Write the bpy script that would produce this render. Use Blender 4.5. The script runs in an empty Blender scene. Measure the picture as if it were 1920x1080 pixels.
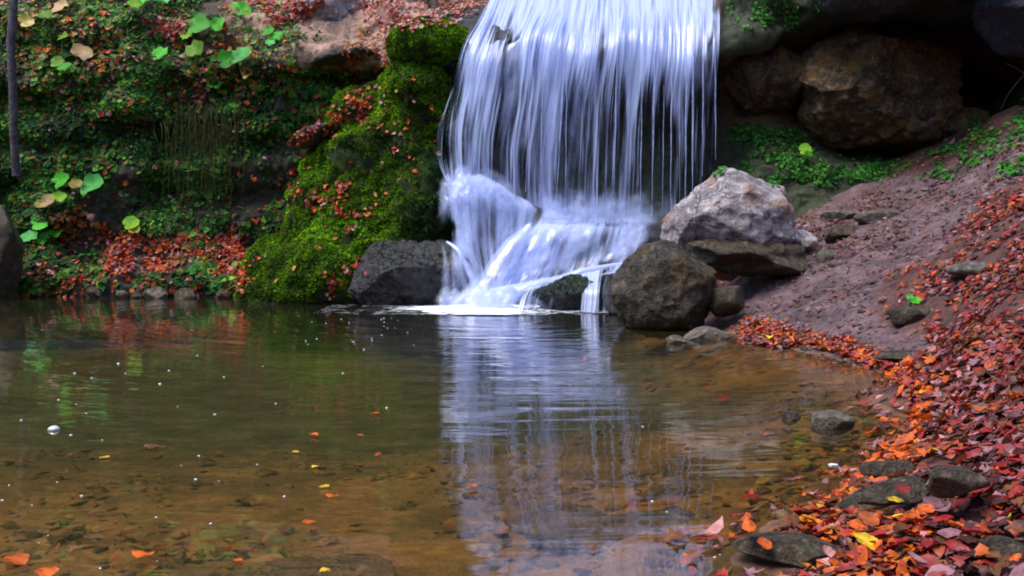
import bpy, math, random
import numpy as np
from mathutils import Vector, Matrix, Euler
from mathutils.bvhtree import BVHTree

random.seed(7)
R = np.random.RandomState(11)
scene = bpy.context.scene
col = scene.collection
rad = math.radians

# ------------------------------------------------------------------ camera, sky, sun, exposure
FPX, CAMH, PITCH = 1900.0, 0.85, math.atan(110 / 1900.0)
cam_d = bpy.data.cameras.new("camera")
cam = bpy.data.objects.new("camera", cam_d)
col.objects.link(cam)
cam.location = (0, 0, CAMH)
cam.rotation_euler = (rad(90) - PITCH, 0, 0)
cam_d.sensor_width = 36.0
cam_d.lens = 36.0 * FPX / 1920.0
cam_d.clip_start = 0.05
cam_d.clip_end = 3000
scene.camera = cam

SUN_DIR = Vector((-0.40, -0.16, 0.90)).normalized()          # towards the sun: high, left
SUN_EL = math.asin(SUN_DIR.z)
SUN_AZ = math.atan2(SUN_DIR.x, SUN_DIR.y)
world = bpy.data.worlds.new("World")
scene.world = world
world.use_nodes = True
wn = world.node_tree
bg = wn.nodes["Background"]
sky = wn.nodes.new("ShaderNodeTexSky")
sky.sky_type = 'NISHITA'
sky.sun_disc = False
sky.sun_elevation = SUN_EL
sky.sun_rotation = SUN_AZ
sky.air_density = 1.0
sky.dust_density = 1.0
wn.links.new(sky.outputs[0], bg.inputs[0])
bg.inputs[1].default_value = 0.12
sun_d = bpy.data.lights.new("sun", 'SUN')
sun_d.energy = 1.8
sun_d.angle = rad(32)
sun_d.color = (1.0, 0.94, 0.85)
sun = bpy.data.objects.new("sun", sun_d)
col.objects.link(sun)
sun.rotation_euler = SUN_DIR.to_track_quat('Z', 'Y').to_euler()

scene.view_settings.view_transform = 'Standard'
scene.view_settings.look = 'None'
scene.view_settings.exposure = 1.4
scene.view_settings.gamma = 1.0
scene.cycles.use_denoising = True
scene.cycles.max_bounces = 8
scene.cycles.transparent_max_bounces = 24
scene.cycles.filter_width = 1.9
scene.cycles.caustics_reflective = False
scene.cycles.caustics_refractive = False

# ------------------------------------------------------------------ pixel <-> world
cp, sp = math.cos(PITCH), math.sin(PITCH)


def ray(px, py):
    x = (px - 960) / FPX
    y = -(py - 540) / FPX
    return np.array([x, cp + y * sp, -sp + y * cp])


def at(px, py, Y):
    d = ray(px, py)
    return np.array([0, 0, CAMH]) + d * (Y / d[1])


def atz(px, py, z=0.0):
    d = ray(px, py)
    return np.array([0, 0, CAMH]) + d * ((z - CAMH) / d[2])


def proj(P):
    P = np.asarray(P, float)
    q = P - np.array([0, 0, CAMH])
    f = q[..., 1] * cp - q[..., 2] * sp
    u = q[..., 1] * sp + q[..., 2] * cp
    f = np.where(np.abs(f) < 1e-3, 1e-3, f)
    return 960 + FPX * q[..., 0] / f, 540 - FPX * u / f, f


def inpoly(px, py, poly):
    px, py = np.asarray(px), np.asarray(py)
    inside = np.zeros(px.shape, bool)
    n = len(poly)
    for i in range(n):
        x1, y1 = poly[i]
        x2, y2 = poly[(i + 1) % n]
        c = ((y1 > py) != (y2 > py)) & (px < (x2 - x1) * (py - y1) / (y2 - y1 + 1e-12) + x1)
        inside ^= c
    return inside


# ------------------------------------------------------------------ noise
def _hash(ix, iy, iz, seed):
    h = (ix.astype(np.int64) * 374761393 + iy.astype(np.int64) * 668265263 + iz.astype(np.int64) * 2147483647 + seed * 1274126177) & 0xffffffff
    h = ((h ^ (h >> 13)) * 1274126177) & 0xffffffff
    h = ((h ^ (h >> 16)) * 2246822519) & 0xffffffff
    return ((h ^ (h >> 15)) & 0xffff) / 32767.5 - 1.0


def vnoise(P, seed=0):
    P = np.asarray(P, float)
    I = np.floor(P)
    F = P - I
    F = F * F * F * (F * (F * 6 - 15) + 10)
    I = I.astype(np.int64)
    out = 0
    for dx in (0, 1):
        wx = F[..., 0] if dx else 1 - F[..., 0]
        for dy in (0, 1):
            wy = F[..., 1] if dy else 1 - F[..., 1]
            for dz in (0, 1):
                wz = F[..., 2] if dz else 1 - F[..., 2]
                out = out + wx * wy * wz * _hash(I[..., 0] + dx, I[..., 1] + dy, I[..., 2] + dz, seed)
    return out


def fbm(P, scale=1.0, octaves=5, seed=0, gain=0.5, ridged=False):
    P = np.asarray(P, float) * scale
    a, s, t = 1.0, 0, 0
    for o in range(octaves):
        n = vnoise(P + o * 17.3, seed + o)
        if ridged:
            n = 1 - 2 * np.abs(n)
        s = s + a * n
        t += a
        a *= gain
        P = P * 2.03
    return s / t


# ------------------------------------------------------------------ mesh / object helpers
def mesh_np(name, V, F, smooth=True, col_attr=None, attrs=None, uv=None):
    V = np.asarray(V, np.float32)
    F = np.asarray(F, np.int32)
    k = F.shape[1]
    me = bpy.data.meshes.new(name)
    me.vertices.add(len(V))
    me.vertices.foreach_set("co", V.ravel())
    me.loops.add(F.size)
    me.loops.foreach_set("vertex_index", F.ravel())
    me.polygons.add(len(F))
    me.polygons.foreach_set("loop_start", np.arange(0, F.size, k, dtype=np.int32))
    me.polygons.foreach_set("use_smooth", np.full(len(F), smooth))
    me.update(calc_edges=True)
    if col_attr is not None:
        a = me.color_attributes.new("col", 'FLOAT_COLOR', 'POINT')
        c = np.ones((len(V), 4), np.float32)
        c[:, :3] = col_attr
        a.data.foreach_set("color", c.ravel())
    for nm, v in (attrs or {}).items():
        a = me.attributes.new(nm, 'FLOAT', 'POINT')
        a.data.foreach_set("value", np.asarray(v, np.float32).ravel())
    if uv is not None:
        l = me.uv_layers.new(name="UVMap")
        l.data.foreach_set("uv", np.asarray(uv, np.float32)[F.ravel()].ravel())
    return me


def link(name, me, mat=None, parent=None, loc=None):
    o = bpy.data.objects.new(name, me)
    col.objects.link(o)
    if mat is not None and me is not None and not me.materials:
        me.materials.append(mat)
    if loc is not None:
        o.location = loc
    if parent is not None:
        o.parent = parent
    return o


def tag(o, label=None, cat=None, group=None, kind=None):
    if label: o["label"] = label
    if cat: o["category"] = cat
    if group: o["group"] = group
    if kind: o["kind"] = kind
    return o


def empty(name, loc):
    o = bpy.data.objects.new(name, None)
    col.objects.link(o)
    o.location = loc
    o.empty_display_size = 0.1
    return o


def grid_faces(nv, nu):
    i = np.arange(nv * nu).reshape(nv, nu)
    return np.stack([i[:-1, :-1], i[:-1, 1:], i[1:, 1:], i[1:, :-1]], -1).reshape(-1, 4)


def hermite(t0, P, t):
    """P: (K, ...) at increasing parameters t0; sampled at t with soft tangents"""
    t0 = np.asarray(t0, float)
    P = np.asarray(P, float)
    m = np.zeros_like(P)
    d = (P[1:] - P[:-1]) / (t0[1:] - t0[:-1]).reshape((-1,) + (1,) * (P.ndim - 1))
    m[1:-1] = 0.5 * (d[1:] + d[:-1]) * 0.85
    m[0], m[-1] = d[0], d[-1]
    k = np.clip(np.searchsorted(t0, t, side='right') - 1, 0, len(t0) - 2)
    h = t0[k + 1] - t0[k]
    s = (t - t0[k]) / h
    sh = (-1,) + (1,) * (P.ndim - 1)
    s_, h_ = s.reshape(sh), h.reshape(sh)
    return ((2 * s_**3 - 3 * s_**2 + 1) * P[k] + (s_**3 - 2 * s_**2 + s_) * h_ * m[k]
            + (-2 * s_**3 + 3 * s_**2) * P[k + 1] + (s_**3 - s_**2) * h_ * m[k + 1])


def sheet(us, cols, u, v, vs=None):
    """cols: K columns of points; returns a grid (len(v), len(u), 3)"""
    C = np.array(cols, float)
    A = hermite(us, C, u)                 # (nu, rows, 3)
    A = np.swapaxes(A, 0, 1)              # (rows, nu, 3)
    vs = np.arange(A.shape[0]) if vs is None else vs
    return hermite(vs, A, v)


def grid_normals(G):
    du = np.gradient(G, axis=1)
    dv = np.gradient(G, axis=0)
    n = np.cross(du, dv)
    return n / (np.linalg.norm(n, axis=-1, keepdims=True) + 1e-9)


def vert_normals(me):
    n = np.empty(len(me.vertices) * 3, np.float32)
    me.vertex_normals.foreach_get("vector", n)
    return n.reshape(-1, 3)


def verts_of(me):
    v = np.empty(len(me.vertices) * 3, np.float32)
    me.vertices.foreach_get("co", v)
    return v.reshape(-1, 3)


def join(parts):
    V, F, n = [], [], 0
    for v, f in parts:
        V.append(v)
        F.append(np.asarray(f) + n)
        n += len(v)
    return np.concatenate(V), np.concatenate(F)


def tube(path, radii, n=6):
    path = np.asarray(path, float)
    V = []
    for i, p in enumerate(path):
        d = path[min(i + 1, len(path) - 1)] - path[max(i - 1, 0)]
        d = d / (np.linalg.norm(d) + 1e-9)
        a = np.cross(d, [0.31, 0.95, 0.11])
        a /= np.linalg.norm(a) + 1e-9
        b = np.cross(d, a)
        for j in range(n):
            t = 2 * math.pi * j / n
            V.append(p + radii[i] * (a * math.cos(t) + b * math.sin(t)))
    F = []
    for i in range(len(path) - 1):
        for j in range(n):
            F.append([i * n + j, i * n + (j + 1) % n, (i + 1) * n + (j + 1) % n, (i + 1) * n + j])
    return np.array(V), np.array(F)


# ------------------------------------------------------------------ node helpers
class NT:
    def __init__(s, name):
        s.m = bpy.data.materials.new(name)
        s.m.use_nodes = True
        s.t = s.m.node_tree
        s.t.nodes.clear()
        s.out = s.t.nodes.new("ShaderNodeOutputMaterial")

    def n(s, typ, ins=None, **kw):
        nd = s.t.nodes.new("ShaderNode" + typ)
        for k, v in kw.items():
            setattr(nd, k, v)
        for k, v in (ins or {}).items():
            if isinstance(v, bpy.types.NodeSocket):
                s.t.links.new(v, nd.inputs[k])
            else:
                nd.inputs[k].default_value = v
        return nd

    def coords(s, kind="Object", scale=(1, 1, 1)):
        tc = s.n("TexCoord")
        return s.n("Mapping", {"Vector": tc.outputs[kind], "Scale": scale}).outputs[0]

    def noise(s, vec, scale, detail=6, rough=0.6, dist=0.0):
        return s.n("TexNoise", {"Vector": vec, "Scale": scale, "Detail": detail, "Roughness": rough, "Distortion": dist}).outputs["Fac"]

    def rng(s, val, a, b, c=0.0, d=1.0):
        return s.n("MapRange", {"Value": val, 1: a, 2: b, 3: c, 4: d}, interpolation_type='SMOOTHSTEP').outputs[0]

    def mixc(s, fac, a, b, blend='MIX'):
        nd = s.n("MixRGB", blend_type=blend)
        for k, v in (("Fac", fac), ("Color1", a), ("Color2", b)):
            if isinstance(v, bpy.types.NodeSocket):
                s.t.links.new(v, nd.inputs[k])
            else:
                nd.inputs[k].default_value = (v if k == "Fac" else tuple(v) + (1,))
        return nd.outputs[0]

    def math(s, op, a, b=0.0):
        nd = s.n("Math", operation=op)
        for k, v in ((0, a), (1, b)):
            if isinstance(v, bpy.types.NodeSocket):
                s.t.links.new(v, nd.inputs[k])
            else:
                nd.inputs[k].default_value = v
        return nd.outputs[0]

    def done(s, sock):
        s.t.links.new(sock, s.out.inputs["Surface"])
        return s.m


def rock_mat(name, dark, mid, light, moss=None, moss_amt=0.0, rough=0.75, scale=1.0, bump=0.6, stain=None, wet=0.0):
    t = NT(name)
    v = t.coords("Object")
    n1 = t.noise(v, 2.2 * scale, 9, 0.62, 0.4)
    n2 = t.noise(v, 9 * scale, 8, 0.7)
    n3 = t.noise(v, 38 * scale, 5, 0.7)
    c = t.mixc(t.rng(n1, 0.36, 0.64), dark, mid)
    c = t.mixc(t.rng(n2, 0.48, 0.72), c, light)
    c = t.mixc(t.math('MULTIPLY', t.rng(n3, 0.54, 0.66), 0.55), c, light)
    c = t.mixc(t.math('MULTIPLY', t.rng(t.noise(v, 24 * scale, 5, 0.75), 0.56, 0.66), 0.6), c, tuple(x * 0.5 for x in dark))
    if stain:
        c = t.mixc(t.rng(t.noise(v, 3.1 * scale, 5, 0.6, 0.6), 0.52, 0.66), c, stain)
    vor = t.n("TexVoronoi", {"Vector": t.n("MixRGB", {"Fac": 0.4, "Color1": v, "Color2": t.n("TexNoise", {"Vector": v, "Scale": 3.0 * scale, "Detail": 5}).outputs["Color"]}).outputs[0],
                             "Scale": 2.9 * scale}, feature='DISTANCE_TO_EDGE').outputs[0]
    crack = t.math('MAXIMUM', t.rng(vor, 0.0, 0.02), t.rng(t.noise(v, 2.6 * scale, 4, 0.6), 0.48, 0.64))
    c = t.mixc(t.math('MULTIPLY', t.math('SUBTRACT', 1.0, crack), 0.65), c, tuple(x * 0.3 for x in dark))
    if moss:
        geo = t.n("NewGeometry")
        up = t.n("SeparateXYZ", {0: geo.outputs["Normal"]}).outputs[2]
        f = t.math('ADD', t.math('MULTIPLY', up, 0.45), t.math('MULTIPLY', t.noise(v, 3.3 * scale, 7, 0.65), 1.2))
        f = t.rng(f, 1.08 - moss_amt, 1.26 - moss_amt)
        mc = t.mixc(t.rng(t.noise(v, 14 * scale, 6, 0.7), 0.35, 0.68), tuple(x * 0.45 for x in moss), moss)
        c = t.mixc(f, c, mc)
    h = t.math('ADD', t.math('MULTIPLY', n2, 0.7), t.math('MULTIPLY', n3, 0.3))
    h = t.math('ADD', h, t.math('MULTIPLY', crack, 0.25))
    b = t.n("Bump", {"Height": h, "Strength": bump, "Distance": 0.06})
    p = t.n("BsdfPrincipled", {"Base Color": c, "Roughness": t.rng(n2, 0.3, 0.7, rough - 0.3 * wet - 0.1, rough + 0.1), "Normal": b.outputs[0]})
    p.inputs["Specular IOR Level"].default_value = 0.3 + 0.3 * wet
    return t.done(p.outputs[0])


def attr_rock_mat(name, rough=0.85, bump=0.8, scale=1.0, lo=0.45, hi=1.5, wet=False):
    """albedo of each zone comes with the mesh; mottling, grit and cracks are procedural"""
    t = NT(name)
    v = t.coords("Object")
    a = t.n("Attribute", attribute_name="col").outputs["Color"]
    n1 = t.noise(v, 3.0 * scale, 10, 0.66, 0.3)
    n2 = t.noise(v, 17 * scale, 7, 0.72)
    n3 = t.noise(v, 60 * scale, 4, 0.7)
    k = t.math('MULTIPLY', t.rng(n1, 0.3, 0.7, lo, hi), t.rng(n2, 0.3, 0.7, 0.6, 1.4))
    c = t.n("VectorMath", {0: a, "Scale": k}, operation='SCALE').outputs[0]
    h = t.math('ADD', t.math('ADD', t.math('MULTIPLY', n1, 1.0), t.math('MULTIPLY', n2, 0.5)), t.math('MULTIPLY', n3, 0.2))
    b = t.n("Bump", {"Height": h, "Strength": bump, "Distance": 0.08})
    p = t.n("BsdfPrincipled", {"Base Color": c, "Roughness": t.rng(n2, 0.3, 0.7, rough - 0.15, min(1, rough + 0.1)) , "Normal": b.outputs[0]})
    p.inputs["Specular IOR Level"].default_value = 0.45 if wet else 0.3
    return t.done(p.outputs[0])


def leaf_mat(name, color=None, rough=0.45, trans=0.25, spec=0.4, vein=True):
    t = NT(name)
    v = t.coords("Object")
    if color is None:
        c = t.n("Attribute", attribute_name="col").outputs["Color"]
        nn = t.noise(v, 45, 3, 0.6)
        c = t.n("VectorMath", {0: c, "Scale": t.rng(nn, 0.3, 0.7, 0.75, 1.25)}, operation='SCALE').outputs[0]
    else:
        oi = t.n("ObjectInfo").outputs["Random"]
        nn = t.noise(v, 3.5, 5, 0.65)
        c = t.mixc(t.rng(nn, 0.4, 0.68), color, tuple(x * 0.45 for x in color))
        c = t.mixc(t.rng(t.noise(v, 22, 3, 0.6), 0.58, 0.7), c, (color[0] * 0.6 + 0.05, color[1] * 0.5, color[2] * 0.5))
        c = t.n("VectorMath", {0: c, "Scale": t.rng(oi, 0, 1, 0.75, 1.3)}, operation='SCALE').outputs[0]
    p = t.n("BsdfPrincipled", {"Base Color": c, "Roughness": rough})
    p.inputs["Specular IOR Level"].default_value = spec
    tr = t.n("BsdfTranslucent", {"Color": c})
    mx = t.n("MixShader", {0: trans, 1: p.outputs[0], 2: tr.outputs[0]})
    return t.done(mx.outputs[0])


def water_sheet_mat(name, fib=(26, 1.1), coarse=(6, 0.7), soft=0.30, bmp=0.5, color=(0.56, 0.65, 1.0)):
    """falling water: fine fibres along the flow (UV), thin where 'density' is low"""
    t = NT(name)
    uv1 = t.coords("UV", (fib[0], fib[1], 1))
    uv2 = t.coords("UV", (coarse[0], coarse[1], 1))
    f1 = t.noise(uv1, 1.0, 3, 0.55, 0.15)
    f2 = t.noise(uv2, 1.0, 2, 0.5, 0.2)
    f = t.math('ADD', t.math('MULTIPLY', t.rng(f1, 0.28, 0.72), 0.55), t.math('MULTIPLY', t.rng(f2, 0.28, 0.72), 0.45))
    d = t.n("Attribute", attribute_name="cover").outputs["Fac"]
    a = t.math('ADD', f, t.math('SUBTRACT', t.math('MULTIPLY', d, 1.6), 0.8))
    al = t.rng(a, 0.5 - soft, 0.5 + soft)
    al = t.math('MULTIPLY', al, t.rng(d, 0.0, 0.12))
    b = t.n("Bump", {"Height": f, "Strength": bmp, "Distance": 0.03})
    dif = t.n("BsdfDiffuse", {"Color": color + (1,), "Normal": b.outputs[0]})
    trl = t.n("BsdfTranslucent", {"Color": color + (1,)})
    gl = t.n("BsdfGlossy", {"Color": (1, 1, 1, 1), "Roughness": 0.25, "Normal": b.outputs[0]})
    m1 = t.n("MixShader", {0: 0.35, 1: dif.outputs[0], 2: trl.outputs[0]})
    m2 = t.n("MixShader", {0: 0.06, 1: m1.outputs[0], 2: gl.outputs[0]})
    tp = t.n("BsdfTransparent", {"Color": (1, 1, 1, 1)})
    mx = t.n("MixShader", {0: al, 1: tp.outputs[0], 2: m2.outputs[0]})
    return t.done(mx.outputs[0])


# ------------------------------------------------------------------ materials
M = {}
M['ground'] = attr_rock_mat("ground_soil", rough=0.6, bump=0.7, wet=True)
M['cliff'] = attr_rock_mat("cliff_rock", rough=0.75, bump=1.0, wet=True)
M['leaf'] = leaf_mat("leaf_litter", None, 0.5, 0.2, 0.3)
M['ivy'] = leaf_mat("ivy_leaves", None, 0.6, 0.3, 0.18)
M['moss'] = leaf_mat("moss_fibre", None, 0.8, 0.3, 0.1)
M['pale_rock'] = rock_mat("pale_limestone", (0.16, 0.135, 0.145), (0.42, 0.375, 0.39), (0.68, 0.62, 0.64), rough=0.75, bump=1.0, scale=1.15, stain=(0.28, 0.17, 0.12))
M['dark_rock'] = rock_mat("dark_mossy_rock", (0.012, 0.009, 0.005), (0.038, 0.028, 0.016), (0.17, 0.135, 0.10), moss=(0.04, 0.045, 0.01), moss_amt=0.1, rough=0.75, bump=1.0, scale=1.1, stain=(0.08, 0.04, 0.008), wet=0.3)
M['wet_rock'] = rock_mat("wet_black_rock", (0.005, 0.004, 0.006), (0.012, 0.010, 0.014), (0.036, 0.031, 0.048), moss=(0.03, 0.06, 0.012), moss_amt=0.06, rough=0.44, bump=0.8, scale=1.6, wet=0.95)
M['corner_rock'] = rock_mat("bluish_rock", (0.012, 0.012, 0.018), (0.03, 0.03, 0.042), (0.08, 0.08, 0.11), rough=0.8, bump=1.0, scale=1.4)
M['ochre_rock'] = rock_mat("ochre_rock", (0.02, 0.013, 0.005), (0.075, 0.045, 0.017), (0.24, 0.155, 0.095), rough=0.75, bump=1.0, scale=1.1, stain=(0.13, 0.065, 0.012))
M['grey_rock'] = rock_mat("grey_flat_stone", (0.06, 0.05, 0.038), (0.15, 0.125, 0.10), (0.30, 0.26, 0.225), rough=0.6, bump=0.8, scale=2.5, stain=(0.16, 0.09, 0.05), wet=0.4)
M['slab_rock'] = rock_mat("brown_slab", (0.024, 0.016, 0.007), (0.07, 0.047, 0.026), (0.19, 0.14, 0.09), rough=0.5, bump=0.8, scale=2.5, moss=(0.06, 0.06, 0.015), moss_amt=0.05, wet=0.5)
M['bed_rock'] = rock_mat("pool_slab", (0.06, 0.04, 0.02), (0.17, 0.10, 0.045), (0.27, 0.17, 0.09), rough=0.6, bump=0.8, scale=1.6)
M['moss_rock'] = rock_mat("moss_mat", (0.012, 0.02, 0.005), (0.03, 0.05, 0.008), (0.05, 0.07, 0.012), moss=(0.06, 0.14, 0.006), moss_amt=0.22, rough=0.9, bump=1.0, scale=1.6)
M['bark'] = rock_mat("bark", (0.05, 0.04, 0.045), (0.13, 0.11, 0.13), (0.22, 0.19, 0.23), rough=0.85, bump=0.8, scale=3)
M['stem'] = rock_mat("plant_stem", (0.04, 0.06, 0.015), (0.08, 0.13, 0.03), (0.13, 0.17, 0.05), rough=0.6, bump=0.2, scale=6)

# ------------------------------------------------------------------ the ground sheet: pool bed, banks, far ground
BANK = [  # px, py, Y  on the banks
    (1390, 645, 7.6), (1540, 650, 7.0), (1650, 680, 6.25), (1700, 715, 5.7), (1725, 790, 4.48), (1650, 850, 3.86), (1590, 890, 3.5), (1480, 960, 3.05), (1400, 1015, 2.76), (1385, 1080, 2.48),
    (1500, 600, 8.0), (1500, 480, 9.4), (1500, 410, 10.8), (1620, 420, 10.6), (1700, 600, 6.8), (1700, 470, 9.0), (1750, 380, 10.6), (1640, 350, 11.6),
    (1900, 400, 7.2), (1900, 550, 5.5), (1900, 700, 3.7), (1900, 880, 2.75), (1900, 1050, 2.2), (1760, 850, 3.4), (1700, 950, 2.8), (1650, 1050, 2.4),
    (1800, 340, 10.2), (1900, 290, 9.6), (1900, 200, 11.0), (1420, 560, 8.9), (1420, 470, 10.4), (1820, 640, 4.9), (2150, 500, 5.0), (2300, 700, 3.2), (2400, 300, 8.5)]
ctrl = [tuple(at(*b)) for b in BANK]
ctrl += [(0.66, 1.9, 0.02), (0.2, 1.55, 0.02), (-1, 1.5, 0.0), (-3, 1.5, 0.0), (-7, 1.5, 0.05), (0.9, 1.0, 0.25), (-2, 0.3, 0.25), (-6, 0, 0.4), (2, 0.5, 0.7), (0, -1.5, 0.3),
         (0, 2.6, -0.10), (-1.5, 2.7, -0.08), (-4, 2.7, -0.1), (0.6, 3.3, -0.08), (0, 3.6, -0.15), (-2, 3.8, -0.15), (-5, 3.8, -0.17), (0.9, 4.2, -0.12), (1.3, 4.8, -0.1),
         (0, 5, -0.24), (-3, 5.2, -0.27), (-6, 5, -0.28), (1.2, 6, -0.3), (1.8, 6.3, -0.1), (0, 7.5, -0.45), (-4, 8, -0.5), (1.0, 8.2, -0.35), (-7, 9, -0.6), (0, 10.5, -0.6), (-4, 12, -0.6), (-9, 12, -0.8), (1.6, 9.6, -0.1), (1.3, 11, -0.3),
         (5, 12.5, 1.9), (8, 12, 2.3), (7, 8, 2.4), (6, 4, 2.0), (5, 1, 1.9), (3.5, 3, 1.15), (-11, 8, 0.6), (-11, 3, 0.7), (-11, 12, 0.3)]
ctrl = np.array(ctrl)
_d = np.linalg.norm(ctrl[:, None, :2] - ctrl[None, :, :2], axis=-1)
_w = np.linalg.solve(_d + 1e-6 * np.eye(len(ctrl)), ctrl[:, 2])


def ground_base(x, y):
    sh = np.shape(x)
    X = np.clip(np.ravel(x), -12, 9)
    Y = np.clip(np.ravel(y), -2, 14)
    z = np.zeros(X.shape)
    for (cx, cy, _), w in zip(ctrl, _w):
        z += w * np.hypot(X - cx, Y - cy)
    return z.reshape(sh)


def ground_z(x, y):
    z = ground_base(x, y)
    P = np.stack([x, y, np.zeros_like(x)], -1)
    amp = np.where(z > 0.03, 1.0, 0.5)
    z = z + amp * (0.045 * fbm(P, 1.7, 4, 3) + 0.045 * fbm(P, 5, 5, 5))
    # unseen gorge slopes behind camera and at both sides, added to block low sky
    g = np.maximum.reduce([np.clip((-1.5 - y), 0, 16) * 0.62, np.clip(x - 8, 0, 18) * 0.6, np.clip(-12 - x, 0, 18) * 0.55])
    g = g * (1 + 0.15 * fbm(P, 0.3, 3, 9))
    return z + g


def axis(lo, hi, step, far, grow=1.35):
    a = list(np.arange(lo, hi + step / 2, step))
    s, v, up = step, hi, []
    while v < far:
        s *= grow; v += s; up.append(v)
    s, v, dn = step, lo, []
    while v > -far:
        s *= grow; v -= s; dn.append(v)
    return np.array(dn[::-1] + a + up)


gx, gy = axis(-8, 6.5, 0.035, 420), axis(1.2, 13, 0.035, 420)
GX, GY = np.meshgrid(gx, gy)
GZ = ground_z(GX, GY)
gpx, gpy, gf = proj(np.stack([GX, GY, GZ], -1))
gcol = np.zeros(GX.shape + (3,))
c_path, c_litter, c_bed, c_deep = np.array([0.115, 0.068, 0.075]), np.array([0.08, 0.028, 0.022]), np.array([0.22, 0.11, 0.038]), np.array([0.05, 0.052, 0.02])
PATH = [(1400, 690), (1380, 560), (1480, 420), (1560, 350), (1760, 320), (1920, 240), (1930, 330), (1840, 380), (1760, 480), (1650, 520), (1640, 600), (1760, 650), (1700, 690)]
wp = inpoly(gpx, gpy, PATH) & (gf > 0)
bn = fbm(np.stack([GX, GY, GX * 0], -1), 2.5, 4, 21)
gcol[:] = c_litter
gcol[wp] = c_path
under = GZ < 0.0
k = np.clip((-GZ - 0.12) / 0.2, 0, 1)[..., None]
gcol = np.where(under[..., None], c_bed * (1 - k) + c_deep * k, gcol)
gcol *= (1 + 0.35 * bn)[..., None]
farmask = (GY < -1) | (np.abs(GX) > 13) | (GY > 15)
gcol[farmask] = (0.07, 0.045, 0.02)
# smooth the zone borders a little
for _ in range(6):
    gcol[1:-1, 1:-1] = (gcol[1:-1, 1:-1] * 2 + gcol[:-2, 1:-1] + gcol[2:, 1:-1] + gcol[1:-1, :-2] + gcol[1:-1, 2:]) / 6
GV = np.stack([GX, GY, GZ], -1).reshape(-1, 3)
ground_me = mesh_np("ground", GV, grid_faces(len(gy), len(gx)), col_attr=gcol.reshape(-1, 3))
ground = tag(link("ground", ground_me, M['ground']), kind='structure')

# ------------------------------------------------------------------ the cliff sheet: left wall, stepped rock behind the fall, overhang on the right
L = lambda **o: [o.get('r%d' % i, d) for i, d in enumerate([(640, 12.6), (556, 12.8), (505, 13.0), (455, 13.35), (400, 13.5), (330, 13.5), (240, 13.5), (180, 13.5), (120, 13.55), (0, 14.1), (-200, 17), (-900, 40)])]
Fw = lambda **o: [o.get('r%d' % i, d) for i, d in enumerate([(650, 10.9), (585, 11.2), (520, 11.3), (500, 11.5), (425, 11.65), (408, 12.1), (250, 12.45), (120, 12.4), (70, 12.15), (12, 12.9), (-35, 16), (-700, 40)])]
Rt = lambda **o: [o.get('r%d' % i, d) for i, d in enumerate([(520, 11.2), (440, 11.5), (400, 11.7), (370, 11.9), (340, 12.1), (262, 12.7), (170, 13.3), (75, 12.7), (40, 12.2), (-60, 12.4), (-300, 15), (-1000, 40)])]
CL = [(-900, L()), (-300, L(r9=(0, 15))), (0, L()), (120, L(r4=(390, 13.3))), (230, L(r5=(330, 13.5), r7=(190, 13.35))), (330, L(r4=(400, 13.55), r5=(330, 13.65), r6=(230, 13.6), r7=(160, 13.45), r8=(115, 13.5))),
      (430, L(r7=(170, 13.45), r8=(115, 13.5), r9=(10, 14.1))), (540, L(r6=(220, 13.5), r7=(150, 13.3), r8=(90, 13.3), r9=(20, 14.2))), (640, L(r5=(300, 13.5), r6=(200, 13.4), r7=(130, 13.2), r8=(95, 13.1), r9=(10, 14.2))),
      (740, L(r0=(640, 12.2), r1=(570, 12.4), r4=(380, 13.1), r5=(280, 13.2), r6=(200, 13.2), r7=(140, 13.1), r8=(110, 12.8), r9=(15, 13.8))),
      (830, Fw(r1=(585, 11.5), r2=(500, 11.7), r3=(450, 11.9), r4=(380, 12.1), r5=(320, 12.3), r6=(250, 12.5), r7=(140, 12.5), r8=(110, 12.3), r9=(20, 13.2))),
      (880, Fw(r2=(500, 11.4), r3=(440, 11.55), r4=(355, 11.7), r5=(330, 12.1), r6=(250, 12.4), r8=(90, 12.15))),
      (960, Fw(r2=(510, 11.3), r3=(450, 11.5), r4=(370, 11.75), r5=(340, 12.1))),
      (1010, Fw(r4=(410, 11.6), r5=(385, 12.1))), (1080, Fw()), (1160, Fw(r6=(250, 12.55))), (1250, Fw(r6=(250, 12.7), r7=(130, 12.6))),
      (1340, Fw(r0=(650, 11), r1=(560, 11.3), r2=(500, 11.5), r3=(450, 11.7), r4=(415, 11.9), r5=(380, 12.5), r6=(230, 13.1), r7=(130, 12.8), r8=(100, 12.3), r9=(40, 12.9), r10=(-10, 15))),
      (1420, Rt(r7=(90, 12.6), r8=(60, 12.1))), (1500, Rt(r6=(180, 13.4))), (1600, Rt(r7=(50, 12.4), r8=(-25, 11.0), r9=(-170, 11.3))), (1700, Rt(r5=(280, 12.7), r6=(180, 13.5), r7=(50, 12.4), r8=(-35, 10.7), r9=(-190, 11.0))), (1800, Rt(r4=(330, 12.0), r5=(280, 12.9), r6=(180, 14.0), r7=(50, 12.3), r8=(-40, 10.6), r9=(-200, 11))),  # unseen overhang lip above the frame drawn forward to shade the ochre boulder
      (1900, Rt(r2=(380, 11.2), r3=(320, 11.5), r4=(260, 11.8), r5=(210, 12.6), r6=(150, 13.6), r7=(50, 12.0), r8=(-40, 10.6), r9=(-200, 11.0))), (2100, Rt(r3=(300, 11), r4=(200, 11.3), r5=(120, 12), r6=(60, 13), r7=(0, 11.8), r8=(-60, 11), r9=(-200, 11.5))), (2800, Rt(r3=(300, 10.5), r4=(200, 11), r5=(120, 11.5), r6=(60, 12)))]
cu = np.array([c[0] for c in CL], float)
cols = [[at(px, py, Y) for (py, Y) in rows] for px, rows in CL]
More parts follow.
